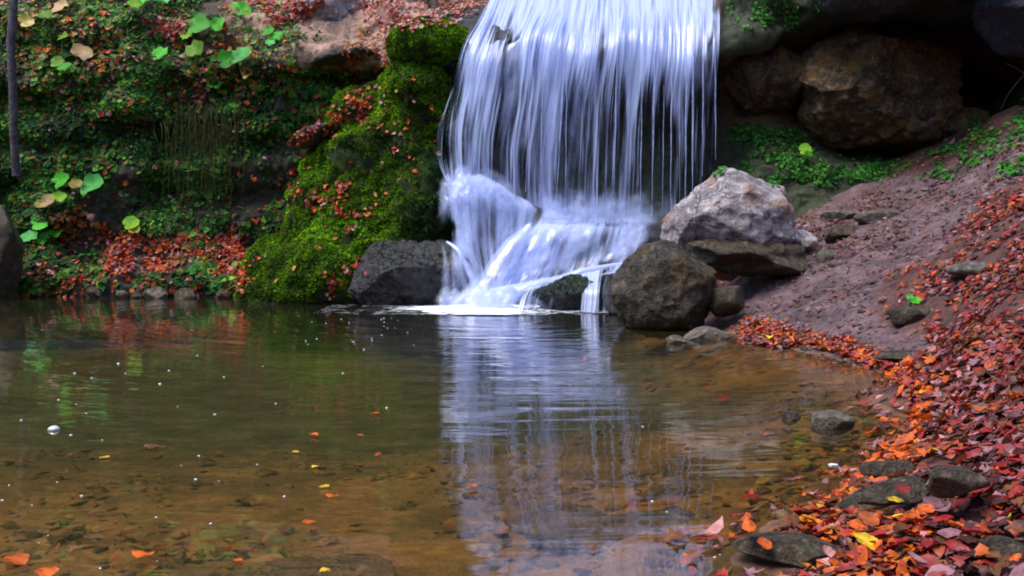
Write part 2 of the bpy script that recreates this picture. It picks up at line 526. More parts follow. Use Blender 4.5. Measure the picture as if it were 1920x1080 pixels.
uu = np.concatenate([np.linspace(-900, -40, 60)[:-1], np.linspace(-40, 1960, 620), np.linspace(1960, 2800, 60)[1:]])
vv = np.concatenate([np.linspace(0, 9, 250), np.linspace(9, 11, 40)[1:]])
CG = sheet(cu, cols, uu, vv)
CN = grid_normals(CG)
if CN[100, 300, 1] > 0:
    CN = -CN
cpx, cpy, _ = proj(CG)
fallzone = np.exp(-((np.clip(np.abs(cpx - 1085) - 230, 0, None)) / 60.0) ** 2)
amp = 0.17 - 0.135 * fallzone
warp = CG * np.array([1, 1, 1.9])
dsp = amp * (fbm(warp, 1.1, 6, 31, 0.55, True) * 0.9 + 0.5 * fbm(CG, 5, 4, 44))
# horizontal bedding
dsp += amp * 0.35 * np.sin(CG[..., 2] * 9 + 2.5 * fbm(CG, 0.8, 3, 8))
CG2 = CG + CN * dsp[..., None]
ccol = np.zeros(CG.shape) + np.array([0.05, 0.04, 0.028])


def zone(poly, c, w=1.0):
    m = inpoly(cpx + 25 * fbm(CG, 2, 3, 5), cpy + 25 * fbm(CG, 2, 3, 6), poly)
    ccol[m] = ccol[m] * (1 - w) + np.array(c) * w


ccol[vv > 8.25] = (0.20, 0.10, 0.055)
zone([(-900, -900), (420, -900), (420, 150), (-900, 170)], (0.07, 0.05, 0.025))
zone([(430, -900), (900, -900), (900, 40), (720, 130), (560, 130), (430, 60)], (0.40, 0.24, 0.18))
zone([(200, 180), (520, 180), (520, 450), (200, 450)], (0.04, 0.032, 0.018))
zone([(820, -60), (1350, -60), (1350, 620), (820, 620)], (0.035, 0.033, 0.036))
zone([(1000, 200), (1320, 200), (1320, 420), (1000, 420)], (0.045, 0.05, 0.028))
zone([(1350, 80), (2000, 60), (2000, 260), (1350, 260)], (0.10, 0.062, 0.028))
zone([(1340, -100), (1560, -100), (1560, 60), (1340, 100)], (0.05, 0.055, 0.03))
zone([(1340, 240), (1800, 270), (2000, 180), (2000, 400), (1340, 420)], (0.04, 0.05, 0.02))
zone([(1800, -200), (2200, -200), (2200, 90), (1840, 90)], (0.09, 0.09, 0.12))
ccol[vv > 9.6] = (0.09, 0.055, 0.025)
zone([(1530, -1200), (2900, -1200), (2900, 60), (1540, 60)], (0.03, 0.028, 0.026))  # overhang top coloured darker to stand in for its shade
zone([(1850, -200), (2000, -200), (2000, 70), (1850, 70)], (0.07, 0.07, 0.10))
for _ in range(3):
    ccol[1:-1, 1:-1] = (ccol[1:-1, 1:-1] * 2 + ccol[:-2, 1:-1] + ccol[2:, 1:-1] + ccol[1:-1, :-2] + ccol[1:-1, 2:]) / 6
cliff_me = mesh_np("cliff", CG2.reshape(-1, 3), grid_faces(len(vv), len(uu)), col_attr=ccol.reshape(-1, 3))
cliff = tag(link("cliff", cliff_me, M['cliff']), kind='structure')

# ------------------------------------------------------------------ pool water
t = NT("pool_water")
v = t.coords("Object")
ring = t.n("VectorMath", {0: v, 1: (-0.1, 10.6, 0)}, operation='DISTANCE').outputs["Value"]
rv = t.n("CombineXYZ", {0: t.math('MULTIPLY', ring, 1.0), 1: t.math('MULTIPLY', t.n("SeparateXYZ", {0: v}).outputs[0], 0.16)}).outputs[0]
w1 = t.noise(rv, 4.0, 3, 0.55, 0.5)
w2 = t.noise(v, 3.0, 2, 0.5)
near = t.rng(ring, 1.0, 7.5, 1.0, 0.25)
h = t.math('ADD', t.math('MULTIPLY', t.math('MULTIPLY', w1, near), 1.0), t.math('MULTIPLY', w2, 0.25))
b = t.n("Bump", {"Height": h, "Strength": 0.32, "Distance": 0.05})
fr = t.n("Fresnel", {"IOR": 1.34, "Normal": b.outputs[0]})
gl = t.n("BsdfGlossy", {"Color": (1, 1, 1, 1), "Roughness": 0.03, "Normal": b.outputs[0]})
tp = t.n("BsdfTransparent", {"Color": (0.86, 0.78, 0.56, 1)})
mur = t.n("BsdfDiffuse", {"Color": (0.085, 0.085, 0.045, 1)})
body = t.n("MixShader", {0: 0.13, 1: tp.outputs[0], 2: mur.outputs[0]})
mx = t.n("MixShader", {0: fr.outputs[0], 1: body.outputs[0], 2: gl.outputs[0]})
M['water'] = t.done(mx.outputs[0])
wme = mesh_np("water", [(-11.5, 1.0, 0), (4, 1.0, 0), (4, 13.4, 0), (-11.5, 13.4, 0)], [[0, 1, 2, 3]])
water = tag(link("water", wme, M['water']), kind='structure')


# ------------------------------------------------------------------ rocks
def ico(sub):
    import bmesh
    bm = bmesh.new()
    bmesh.ops.create_icosphere(bm, subdivisions=sub, radius=1.0)
    V = np.array([v.co[:] for v in bm.verts])
    F = np.array([[v.index for v in f.verts] for f in bm.faces])
    bm.free()
    return V, F


ICO = {s: ico(s) for s in (2, 3, 4, 5, 6)}
BVH = {}
ROCKS = []


def reg(name, V, F):
    BVH[name] = BVHTree.FromPolygons([tuple(x) for x in np.asarray(V, float)], [tuple(int(i) for i in f) for f in F])


reg('ground', GV, grid_faces(len(gy), len(gx)))
reg('cliff', CG2.reshape(-1, 3), grid_faces(len(vv), len(uu)))


def hit(px, py, names=None):
    d = Vector(ray(px, py)).normalized()
    o = Vector((0, 0, CAMH))
    best = None
    for k in (names or BVH):
        r = BVH[k].ray_cast(o, d)
        if r[0] is not None and (best is None or r[3] < best[2]):
            best = (np.array(r[0]), np.array(r[1] if r[1].dot(d) < 0 else -r[1]), r[3], k)
    return best


def rock_shape(size, seed, cuts=9, cut=(0.55, 0.9), sub=5, rough=0.06, fine=0.02, strata=0.0, planes=None, rot=0.0, tilt=(0, 0)):
    V, F = ICO[sub]
    rs = np.random.RandomState(seed)
    P = V.copy()
    pl = list(planes or [])
    for i in range(cuts):
        n = rs.normal(size=3)
        n /= np.linalg.norm(n)
        pl.append((n, rs.uniform(*cut)))
    for n, hgt in pl:
        n = np.asarray(n, float) / np.linalg.norm(n)
        P -= np.clip(P @ n - hgt, 0, None)[:, None] * n * 0.93
    P *= np.asarray(size, float)
    m = np.mean(size)
    N = P / (np.linalg.norm(P, axis=1, keepdims=True) + 1e-9)
    P = P + N * (m * rough * 2 * fbm(P / m, 1.6, 5, seed, 0.55))[:, None] + N * (m * fine * fbm(P / m, 7, 4, seed + 3, 0.6, True))[:, None]
    if strata:
        P = P + N * (m * strata * np.sin(P[:, 2] / m * 14 + 3 * fbm(P / m, 1.5, 3, seed + 9)))[:, None] * np.array([1, 1, 0.2])
    E = Euler((tilt[0], tilt[1], rot)).to_matrix()
    return P @ np.array(E).T, F


def rock(name, c, size, mat, label, cat='rock', group=None, **kw):
    V, F = rock_shape(size, **kw)
    c = np.asarray(c, float)
    o = link(name, mesh_np(name, V, F), mat, loc=c)
    tag(o, label, cat, group)
    ROCKS.append((c, size))
    reg(name + str(len(BVH)), V + c, F)
    o['_r'] = name + str(len(BVH) - 1)
    return o


def blob(name, ells, voxel, mat, label, cat, disp=0.06, fine=0.03, seed=1, parent=None):
    """ells: (px, py, Y, rx_px, rz_px, ry_m): swollen masses merged into one closed rock"""
    parts = []
    for px, py, Y, rx, rz, ry in ells:
        s = Y / FPX
        V, F = ICO[3]
        parts.append((V * np.array([rx * s, ry, rz * s]) + at(px, py, Y), F))
    V, F = join(parts)
    me = mesh_np("tmp", V, F)
    o = link("tmp", me)
    md = o.modifiers.new("r", 'REMESH')
    md.mode = 'VOXEL'
    md.voxel_size = voxel
    sm = o.modifiers.new("s", 'SMOOTH')
    sm.iterations = 6
    dg = bpy.context.evaluated_depsgraph_get()
    ev = bpy.data.meshes.new_from_object(o.evaluated_get(dg))
    bpy.data.objects.remove(o)
    V = verts_of(ev).astype(float)
    N = vert_normals(ev)
    V = V + N * (disp * fbm(V, 1.8, 5, seed, 0.55) * 1.6 + fine * fbm(V, 9, 4, seed + 4, 0.6))[:, None]
    c = V.mean(0)
    c[2] = V[:, 2].min()
    ev.vertices.foreach_set("co", (V - c).astype(np.float32).ravel())
    ev.polygons.foreach_set("use_smooth", np.ones(len(ev.polygons), bool))
    ev.update()
    ev.name = name
    o = link(name, ev, mat, loc=c)
    tag(o, label, cat)
    F = [tuple(p.vertices) for p in ev.polygons]
    key = name + str(len(BVH))
    BVH[key] = BVHTree.FromPolygons([tuple(x) for x in V], F)
    o['_r'] = key
    return o, V, N


mound, mV, mN = blob("mossy_rock", [(560, 560, 12.1, 110, 60, 0.6), (640, 520, 12.2, 150, 90, 0.75), (720, 430, 12.3, 140, 110, 0.7), (640, 420, 12.5, 110, 110, 0.6), (740, 320, 12.5, 120, 110, 0.65),
                                    (660, 320, 12.75, 85, 80, 0.5), (785, 215, 12.6, 85, 100, 0.6), (700, 225, 12.9, 80, 60, 0.5), (520, 520, 12.4, 70, 80, 0.5), (785, 345, 12.2, 62, 80, 0.5), (795, 420, 12.0, 66, 75, 0.5), (740, 470, 11.9, 60, 60, 0.4)], 0.05, M['moss_rock'],
                      "big bright green mossy rock slope with strewn orange leaves, left of the waterfall", 'mossy rock', 0.13, 0.06, 5)
cush, cV, cN = blob("moss_cushion", [(800, 72, 12.3, 68, 42, 0.4), (845, 85, 12.3, 42, 36, 0.35), (760, 92, 12.35, 34, 32, 0.3)], 0.035, M['moss_rock'],
                    "rounded bright green moss cushion overhanging a dark gap beside the top of the fall", 'moss', 0.05, 0.04, 8)

pale = rock("boulder", at(1375, 412, 9.35), (0.74, 0.56, 0.54), M['pale_rock'], "large pale grey cracked boulder perched above the dark rock at the pool edge", 'boulder', seed=3, cuts=9, cut=(0.6, 0.88), sub=6, rough=0.07, fine=0.022, strata=0.012,
            planes=[((-0.72, -0.45, 0.62), 0.60), ((0.35, -0.5, 0.75), 0.62), ((0.95, -0.1, 0.2), 0.72), ((0.1, -1, 0.12), 0.60), ((-0.35, -0.8, -0.6), 0.62), ((0.22, 0.1, 1), 0.78)], tilt=(0.0, 0.08))
ledge = rock("boulder", at(1408, 478, 9.28), (0.62, 0.44, 0.23), M['slab_rock'], "layered brown ledge rock with rusty seams under the pale boulder", 'boulder', seed=14, cuts=8, sub=5, rough=0.10, fine=0.05, strata=0.07, tilt=(0, 0.05))
dark = rock("boulder", at(1250, 545, 8.75), (0.46, 0.42, 0.43), M['dark_rock'], "rounded dark brown boulder standing in the pool's edge before the pale boulder", 'boulder', seed=8, cuts=6, cut=(0.8, 0.96), sub=6, rough=0.08, fine=0.03,
            planes=[((-0.75, -0.4, 0.6), 0.82), ((0.5, -0.3, 0.75), 0.78), ((0, -1, 0.1), 0.84), ((0.9, -0.3, -0.2), 0.85)])
rock("rock", at(1362, 562, 8.6), (0.16, 0.15, 0.16), M['slab_rock'], "small brown rock wedged between the dark boulder and the red leaf bank", seed=21, sub=4)
wet = rock("boulder", at(775, 522, 11.45), (0.80, 0.55, 0.45), M['wet_rock'], "wet black boulder at the waterline left of the white cascade", 'boulder', seed=31, cuts=4, cut=(0.8, 0.97), sub=6, rough=0.12, fine=0.05,
           planes=[((-0.6, -0.5, 0.7), 0.70), ((0, -1, -0.4), 0.66)])
ochre = rock("boulder", at(1650, 165, 12.35), (1.02, 0.8, 0.78), M['ochre_rock'], "huge ochre brown boulder bulging from the dark overhang at upper right", 'boulder', seed=12, cuts=6, cut=(0.72, 0.95), sub=6, rough=0.09, fine=0.06, strata=0.02,
             planes=[((-0.7, -0.6, 0.5), 0.74), ((-0.55, -0.5, -0.7), 0.74), ((0.1, -1, 0.05), 0.68), ((0.2, -0.5, 0.85), 0.78)])
rock("boulder", at(1440, 150, 12.75), (0.55, 0.5, 0.42), M['ochre_rock'], "dark brown rounded rock in the recess between the fall and the ochre boulder", 'boulder', seed=131, sub=5, cuts=6, cut=(0.7, 0.95), rough=0.12, fine=0.05)
rock("boulder", at(1770, 250, 12.3), (0.6, 0.5, 0.3), M['ochre_rock'], "low brown rock shelf under the right side of the ochre boulder", 'boulder', seed=132, sub=5, cuts=7, cut=(0.6, 0.9), rough=0.12, fine=0.05)
mossrock = rock("boulder", at(1070, 560, 10.75), (0.50, 0.4, 0.24), M['wet_rock'], "low dark mossy rock under the white diagonal stream at the fall's foot", 'boulder', seed=41, sub=5, cuts=6, rough=0.08, fine=0.05)
rock("rock", at(1150, 560, 10.2), (0.12, 0.2, 0.26), M['wet_rock'], "narrow dark wet rock between the little side fall and the dark boulder", seed=42, sub=4)
rock("rock", at(868, 262, 12.1), (0.2, 0.25, 0.26), M['wet_rock'], "black rock nose that splits the veil at the fall's left edge", seed=45, sub=5, cuts=6, rough=0.1)
rock("boulder", at(630, 30, 14.0), (0.62, 0.5, 0.38), M['pale_rock'], "weathered pale grey rock among red leaves at the top of the left slope", 'boulder', seed=46, sub=5, cuts=8, rough=0.1, fine=0.06)
rock("boulder", at(655, 105, 13.0), (0.50, 0.35, 0.12), M['slab_rock'], "flat brown ledge rock left of the moss cushion", 'boulder', seed=47, sub=5, cuts=6, rough=0.08, tilt=(0, -0.18))
rock("rock", at(590, 252, 12.45), (0.34, 0.3, 0.12), M['slab_rock'], "tan rock ledge jutting from the upper left of the mossy slope", seed=48, sub=5, cuts=6, tilt=(0, -0.45))
rock("boulder", at(1925, 15, 10.75), (0.52, 0.45, 0.5), M['corner_rock'], "bluish grey rock hanging in the upper right corner", 'boulder', seed=49, sub=5, cuts=8)
rock("boulder", at(5, 480, 12.4), (0.28, 0.3, 0.62), M['slab_rock'], "tall greyish brown rock pillar at the left edge of the pool", 'boulder', seed=50, sub=5, cuts=8, rough=0.06)
def gp(px, py, up=0.01):
    return hit(px, py, ['ground'])[0] + [0, 0, up]


# stones on the bank and at the water's edge
rock("rock", atz(1332, 628, 0.03), (0.22, 0.16, 0.075), M['grey_rock'], "flat pale grey rock in the water in front of the dark boulder", seed=61, sub=5, cuts=8, cut=(0.5, 0.85))
rock("rock", atz(1266, 640, 0.01), (0.075, 0.07, 0.05), M['grey_rock'], "little round tan rock in the water left of the flat pale rock", seed=62, sub=4)
rock("rock", atz(1556, 792, 0.02), (0.105, 0.08, 0.055), M['grey_rock'], "grey rough rock standing alone in the shallows at right", seed=63, sub=5, cuts=8)
rock("rock", atz(1482, 786, 0.0), (0.05, 0.04, 0.035), M['slab_rock'], "small dark rock with a pink leaf beside the lone grey rock", seed=64, sub=4)
rock("rock", atz(1605, 955, 0.045), (0.19, 0.075, 0.04), M['slab_rock'], "long dark tilted slate slab among orange leaves at the water's edge", seed=65, sub=5, cuts=10, cut=(0.4, 0.8), rot=0.45, tilt=(0.35, -0.25))
rock("rock", atz(1690, 925, 0.12), (0.14, 0.055, 0.035), M['slab_rock'], "second dark slate slab behind a crimson leaf, up the bank from the tilted slab", seed=66, sub=5, cuts=10, cut=(0.4, 0.8), rot=0.35, tilt=(0.3, -0.15))
rock("rock", atz(1478, 1040, 0.03), (0.15, 0.10, 0.045), M['slab_rock'], "flat brown rock with orange leaves on top, half in the shallow water", seed=67, sub=5, cuts=9, cut=(0.45, 0.8), tilt=(0.1, 0.05))
rock("rock", atz(1665, 880, 0.09), (0.09, 0.06, 0.04), M['slab_rock'], "small dark rock poking out of red leaves above the shallows", seed=68, sub=4, cuts=9)
rock("rock", atz(1790, 905, 0.2), (0.10, 0.05, 0.045), M['slab_rock'], "dark flat rock buried in mauve leaves on the bank", seed=69, sub=4, cuts=9, rot=0.3)
rock("rock", gp(1690, 672), (0.20, 0.10, 0.04), M['slab_rock'], "long low brown rock at the shore where the orange leaves begin", seed=70, sub=5, cuts=9, rot=0.15)
rock("rock", gp(1712, 592), (0.25, 0.16, 0.085), M['slab_rock'], "dark rock with a green tuft on the leaf covered bank", seed=71, sub=5, cuts=9, rot=0.2)
rock("rock", gp(1830, 508), (0.22, 0.14, 0.06), M['grey_rock'], "flat grey rock on the bank under red leaves", seed=72, sub=5, cuts=9, rot=0.3)
rock("rock", gp(1650, 410), (0.28, 0.2, 0.08), M['grey_rock'], "flat pale slab with a dark shadow line at the head of the path", seed=73, sub=5, cuts=9, rot=0.2)
rock("rock", gp(1575, 408), (0.28, 0.2, 0.10), M['grey_rock'], "low grey rock at the head of the path, left of the pale slab", seed=74, sub=5, cuts=9)
rock("rock", gp(1580, 440), (0.25, 0.2, 0.09), M['slab_rock'], "mottled tan rock below the low grey rock on the path", seed=75, sub=5, cuts=9)
rock("rock", gp(1546, 486), (0.09, 0.08, 0.085), M['grey_rock'], "round pale stone at the right end of the pale boulder's base", seed=76, sub=4)
rock("rock", at(1500, 455, 9.6), (0.16, 0.16, 0.13), M['pale_rock'], "small pinkish grey rock touching the right side of the pale boulder", seed=77, sub=4)
rock("rock", gp(1880, 1040), (0.09, 0.05, 0.03), M['slab_rock'], "dark flat rock at the bottom right among large pink leaves", seed=78, sub=4, cuts=9)
for i, (px, py, s, m, lb) in enumerate([(352, 556, 0.16, 'slab_rock', "orange brown rock at the far left waterline below the red leaves"), (292, 553, 0.15, 'grey_rock', "greyish rock at the waterline left of the orange brown one"),
                                        (228, 552, 0.09, 'grey_rock', "small pale rock at the left waterline"), (178, 548, 0.10, 'slab_rock', "small dark rock at the waterline under an orange leaf"), (255, 556, 0.07, 'slab_rock', "tiny red brown rock between pale stones at the waterline"),
                                        (420, 552, 0.10, 'slab_rock', "tan rock at the waterline where the mossy slope begins"), (645, 560, 0.14, 'slab_rock', "reddish rock in the gap between mossy slope and wet black boulder")]):
    rock("rock", at(px, py, 12.55 if px < 500 else 11.9), (s, s * 0.8, s * 0.75), M[m], lb, seed=90 + i, sub=4)
# slabs under the water, lower middle
for i, (px, py, sx, sy, rz, lb) in enumerate([(1200, 990, 0.42, 0.16, 0.25, "broad pale brown slab lying under the water at lower centre"), (1330, 905, 0.40, 0.14, 0.15, "long brown slab under the water behind the broad pale one"),
                                              (1020, 960, 0.22, 0.14, 0.1, "short brown slab under the waterfall's reflection"), (1370, 855, 0.5, 0.16, 0.2, "faint brown slab under the pale boulder's reflection"), (600, 1066, 0.3, 0.12, 0.1, "mauve brown slab under the shallow water at bottom centre")]):
    p = atz(px, py, -0.09)
    gz = float(ground_base(np.array([p[0]]), np.array([p[1]]))[0])
    rock("submerged_slab", (p[0], p[1], min(gz + 0.0, -0.05)), (sx, sy, 0.05), M['bed_rock'], lb, 'rock slab', seed=120 + i, sub=5, cuts=9, cut=(0.45, 0.8), rot=rz, tilt=(0.08, -0.03))

# ------------------------------------------------------------------ waterfall
fall = tag(empty("waterfall", at(1080, 585, 11.0)), "white veiled waterfall pouring over a rock lip in two tiers into the pool", 'waterfall')
FB = np.array(fall.location)
M['veil'] = water_sheet_mat("water_veil", (26, 0.8), (9, 0.5), 0.36)
M['strand'] = water_sheet_mat("water_strand", (44, 0.8), (13, 0.7), 0.28)
M['cascade'] = water_sheet_mat("water_cascade", (17, 1.3), (6, 1.6), 0.72, 0.15)
M['spray'] = water_sheet_mat("water_spray", (5, 3.0), (3, 2.0), 0.75, 0.1)


def veil(name, us, columns, nu, nv, dens, mat, wob=0.02, seed=0, uoff=0.0, parent=fall):
    """columns: rows of (px, py, Y) along the flow, top to bottom; dens(u01, v01, px, py) -> water density"""
    C = [[at(*p) for p in c] for c in columns]
    u = np.linspace(us[0], us[-1], nu)
    v = np.linspace(0, len(columns[0]) - 1, nv)
    G = sheet(np.array(us, float), C, u, v)
    N = grid_normals(G)
    mid = nv // 2
    if N[mid, nu // 2, 1] > 0:
        N = -N
    U01 = np.broadcast_to(np.linspace(0, 1, nu)[None, :], (nv, nu))
    V01 = np.broadcast_to(np.linspace(0, 1, nv)[:, None], (nv, nu))
    width = np.linalg.norm(G[mid, -1] - G[mid, 0])
    seg = np.linalg.norm(np.diff(G, axis=0), axis=-1)
    vl = np.concatenate([np.zeros((1, nu)), np.cumsum(seg, 0)], 0)
    q = np.stack([U01 * width * (9 if mat not in (M['cascade'], M['spray']) else 5), vl * (0.6 if mat not in (M['cascade'], M['spray']) else 3.0), np.zeros_like(vl) + seed], -1)
    G = G + N * (wob * fbm(q, 1.0, 4, seed))[..., None]
    px, py, _ = proj(G)
    D = np.clip(dens(U01, V01, px, py), 0, 1)
    uv = np.stack([U01 * width + uoff, vl + uoff * 3], -1).reshape(-1, 2)
    me = mesh_np(name, (G - FB).reshape(-1, 3), grid_faces(nv, nu), attrs={"cover": D.ravel()}, uv=uv)
    return link(name, me, mat, parent)


def ss(x, a, b):
    t_ = np.clip((x - a) / (b - a), 0, 1)
    return t_ * t_ * (3 - 2 * t_)


def edge(U, w=0.03):
    return ss(U, 0, w) * (1 - ss(U, 1 - w, 1))


# columns of the upper curtain, from upstream over the lip to the ledge
UC = [(0.0, [(935, -70, 13.6), (900, 18, 12.5), (862, 80, 12.10), (845, 160, 12.0), (830, 245, 11.92), (838, 335, 11.8)]),
      (0.16, [(975, -75, 13.6), (950, 15, 12.5), (920, 102, 12.0), (905, 170, 11.9), (893, 250, 11.85), (890, 330, 11.8)]),
      (0.34, [(1045, -80, 13.6), (1030, 10, 12.5), (1005, 68, 12.0), (990, 180, 11.88), (975, 280, 11.86), (975, 375, 11.85)]),
      (0.52, [(1118, -80, 13.6), (1110, 10, 12.5), (1100, 100, 11.94), (1085, 190, 11.88), (1080, 300, 11.88), (1078, 408, 11.9)]),
      (0.70, [(1190, -80, 13.6), (1190, 10, 12.45), (1188, 72, 11.97), (1178, 190, 11.9), (1172, 300, 11.9), (1168, 412, 11.92)]),
      (0.86, [(1270, -80, 13.6), (1272, 15, 12.4), (1270, 108, 11.93), (1262, 190, 11.92), (1258, 300, 11.93), (1255, 412, 11.95)]),
      (1.0, [(1350, -75, 13.6), (1356, 20, 12.35), (1356, 90, 11.95), (1350, 190, 11.95), (1345, 300, 11.98), (1340, 405, 12.0)])]
uu_ = [c[0] for c in UC]


def shift(cols_, dY, dx=0):
    return [[(p[0] + dx, p[1], p[2] + dY) for p in c[1]] for c in cols_]


def clump(px, seed, s=0.02):
    q = np.stack([px * s, px * 0, px * 0 + seed], -1)
    return fbm(q, 1.0, 3, seed)


def d_main(U, V, px, py):
    pv = py + 150 * clump(px, 27, 0.02) + 60 * clump(px, 28, 0.1)
    d = 0.85 - 0.49 * ss(pv, 30, 230) - 0.05 * ss(py, 250, 330)
    d = d + 0.42 * clump(px + 0.10 * py, 3, 0.03) + 0.2 * clump(px + 0.05 * py, 13, 0.09)
    d = d + 0.03 * (1 - ss(px, 880, 1010))                      # thicker on the left
    d = d - 0.24 * ss(px, 1040, 1200) * ss(py, 90, 260)
    d = d - 0.18 * ss(px, 1295, 1335) * ss(py, 60, 120)
    d = d + 0.22 * np.exp(-((px - (1115 - 0.02 * py)) / 22.0) ** 2) + 0.16 * np.exp(-((px - 1180) / 20.0) ** 2) + 0.12 * np.exp(-((px - 915) / 25.0) ** 2)
    d = d - 0.20 * np.exp(-((px - 1060 + 0.06 * (py - 250)) / 26.0) ** 2) * ss(py, 100, 200)
    d = d - 0.22 * np.exp(-((px - 960 - 0.06 * (py - 100)) / 14.0) ** 2) * ss(py, 30, 110)
    d = d + 0.22 * ss(py, 350, 405)
    return d * edge(U + 0.03 * fbm(np.stack([U * 0, py * 0.02, U * 0], -1), 1.0, 3, 4), 0.06)


def d_back(U, V, px, py):
    pv = py + 120 * clump(px, 37, 0.02)
    d = 0.50 - 0.28 * ss(pv, 60, 260) + 0.25 * clump(px, 9, 0.012)
    d = d + 0.02 * (1 - ss(px, 900, 1020)) - 0.22 * ss(px, 1060, 1200) * ss(py, 100, 240) + 0.35 * ss(py, 345, 410)
    return d * edge(U, 0.05)


def d_front(U, V, px, py):
    d = 0.40 - 0.14 * ss(py, 60, 200) + 0.30 * clump(px + 0.1 * py, 17, 0.035)
    return d * edge(U, 0.02) * ss(py, -20, 40)


veil("water_curtain", uu_, shift(UC, 0.0), 240, 150, d_main, M['veil'], 0.035, 3)
veil("water_curtain", uu_, shift(UC, 0.10), 200, 120, d_back, M['cascade'], 0.03, 5, 3.7)
veil("water_curtain", uu_, shift(UC, -0.09), 240, 150, d_front, M['strand'], 0.05, 7, 9.1)
# left rim: thin veil round the black nose
veil("side_veil", [0, 0.5, 1], [[(850, 150, 11.98), (828, 210, 11.85), (817, 240, 11.78), (816, 300, 11.75), (835, 345, 11.7)], [(866, 150, 11.95), (850, 210, 11.8), (845, 250, 11.74), (843, 300, 11.7), (850, 345, 11.66)], [(900, 150, 11.9), (890, 210, 11.78), (885, 250, 11.72), (883, 300, 11.68), (884, 345, 11.64)]],
     60, 70, lambda U, V, px, py: (0.30 + 0.12 * np.exp(-(U / 0.12) ** 2) + 0.2 * ss(V, 0.7, 1)) * edge(U, 0.12) * ss(V, 0, 0.1), M['strand'], 0.02, 23, 1.3)

# second tier: left cascade bulging over its rock
LC = [(0.0, [(850, 330, 11.78), (836, 350, 11.62), (838, 400, 11.5), (842, 450, 11.42), (868, 520, 11.3), (898, 580, 11.15)]),
      (0.25, [(880, 322, 11.78), (876, 345, 11.58), (878, 400, 11.42), (884, 455, 11.33), (898, 520, 11.22), (915, 580, 11.1)]),
      (0.5, [(920, 330, 11.8), (922, 352, 11.6), (925, 410, 11.44), (927, 465, 11.33), (930, 525, 11.2), (935, 580, 11.08)]),
      (0.75, [(965, 355, 11.82), (968, 380, 11.64), (968, 425, 11.5), (964, 475, 11.36), (955, 530, 11.2), (952, 580, 11.06)]),
      (1.0, [(1030, 395, 11.85), (1030, 410, 11.7), (1015, 440, 11.52), (1000, 480, 11.38), (985, 535, 11.2), (975, 580, 11.06)])]


def d_lc(U, V, px, py):
    d = 0.44 + 0.3 * clump(px, 31, 0.03)
    d = d + 0.35 * np.exp(-((V - 0.16) / 0.10) ** 2)
    d = d - 0.14 * np.exp(-((px - 910) / 35.0) ** 2) * np.exp(-((py - 470) / 50.0) ** 2)
    d = d + 0.45 * ss(py, 520, 565) + 0.28 * ss(U, 0.7, 0.95)
    d = d + 0.2 * np.exp(-((U - 0.15) / 0.10) ** 2) * ss(V, 0.3, 0.5)
    return d * edge(U + 0.06 * fbm(np.stack([U * 0, py * 0.03, U * 0], -1), 1.0, 3, 6), 0.14) * ss(V, 0, 0.13)


veil("left_cascade", [c[0] for c in LC], shift(LC, -0.06), 140, 110, d_lc, M['cascade'], 0.035, 33, 2.2)
veil("left_cascade", [c[0] for c in LC], shift(LC, 0.03), 140, 110, lambda U, V, px, py: d_lc(U, V, px, py) * 0.9, M['veil'], 0.035, 35, 6.2)
# centre mound veil and the bright fan
CC = [(0.0, [(1012, 385, 12.0), (1010, 405, 11.72), (985, 440, 11.45), (960, 480, 11.33), (930, 525, 11.2), (905, 560, 11.1)]),
      (0.22, [(1060, 400, 12.0), (1050, 414, 11.68), (1022, 445, 11.42), (1000, 490, 11.3), (985, 525, 11.2), (965, 548, 11.12)]),
      (0.45, [(1100, 405, 12.0), (1098, 418, 11.68), (1080, 445, 11.42), (1068, 490, 11.3), (1055, 520, 11.2), (1040, 535, 11.14)]),
      (0.72, [(1165, 408, 12.0), (1165, 424, 11.68), (1160, 445, 11.46), (1150, 480, 11.32), (1140, 505, 11.2), (1128, 516, 11.14)]),
      (1.0, [(1250, 408, 12.05), (1248, 428, 11.75), (1245, 445, 11.55), (1238, 470, 11.4), (1225, 490, 11.2), (1205, 500, 11.1)])]


def d_cc(U, V, px, py):
    d = 0.46 + 0.2 * clump(px, 41, 0.03) + 0.5 * np.exp(-((U - 0.16) / 0.12) ** 2) - 0.16 * ss(U, 0.55, 0.8) + 0.22 * np.exp(-((V - 0.28) / 0.1) ** 2) * (1 - ss(U, 0.5, 0.8))
    d = d + 0.25 * ss(V, 0.9, 1.0) - 0.25 * ss(px, 1195, 1235) * ss(py, 418, 432)
    return d * edge(U, 0.08) * ss(V, 0, 0.1)


veil("centre_cascade", [c[0] for c in CC], shift(CC, -0.12), 160, 90, d_cc, M['cascade'], 0.035, 43, 4.2)
veil("centre_cascade", [c[0] for c in CC], shift(CC, -0.04), 160, 90, lambda U, V, px, py: d_cc(U, V, px, py) * 0.85 + 0.05, M['veil'], 0.03, 45, 8.2)


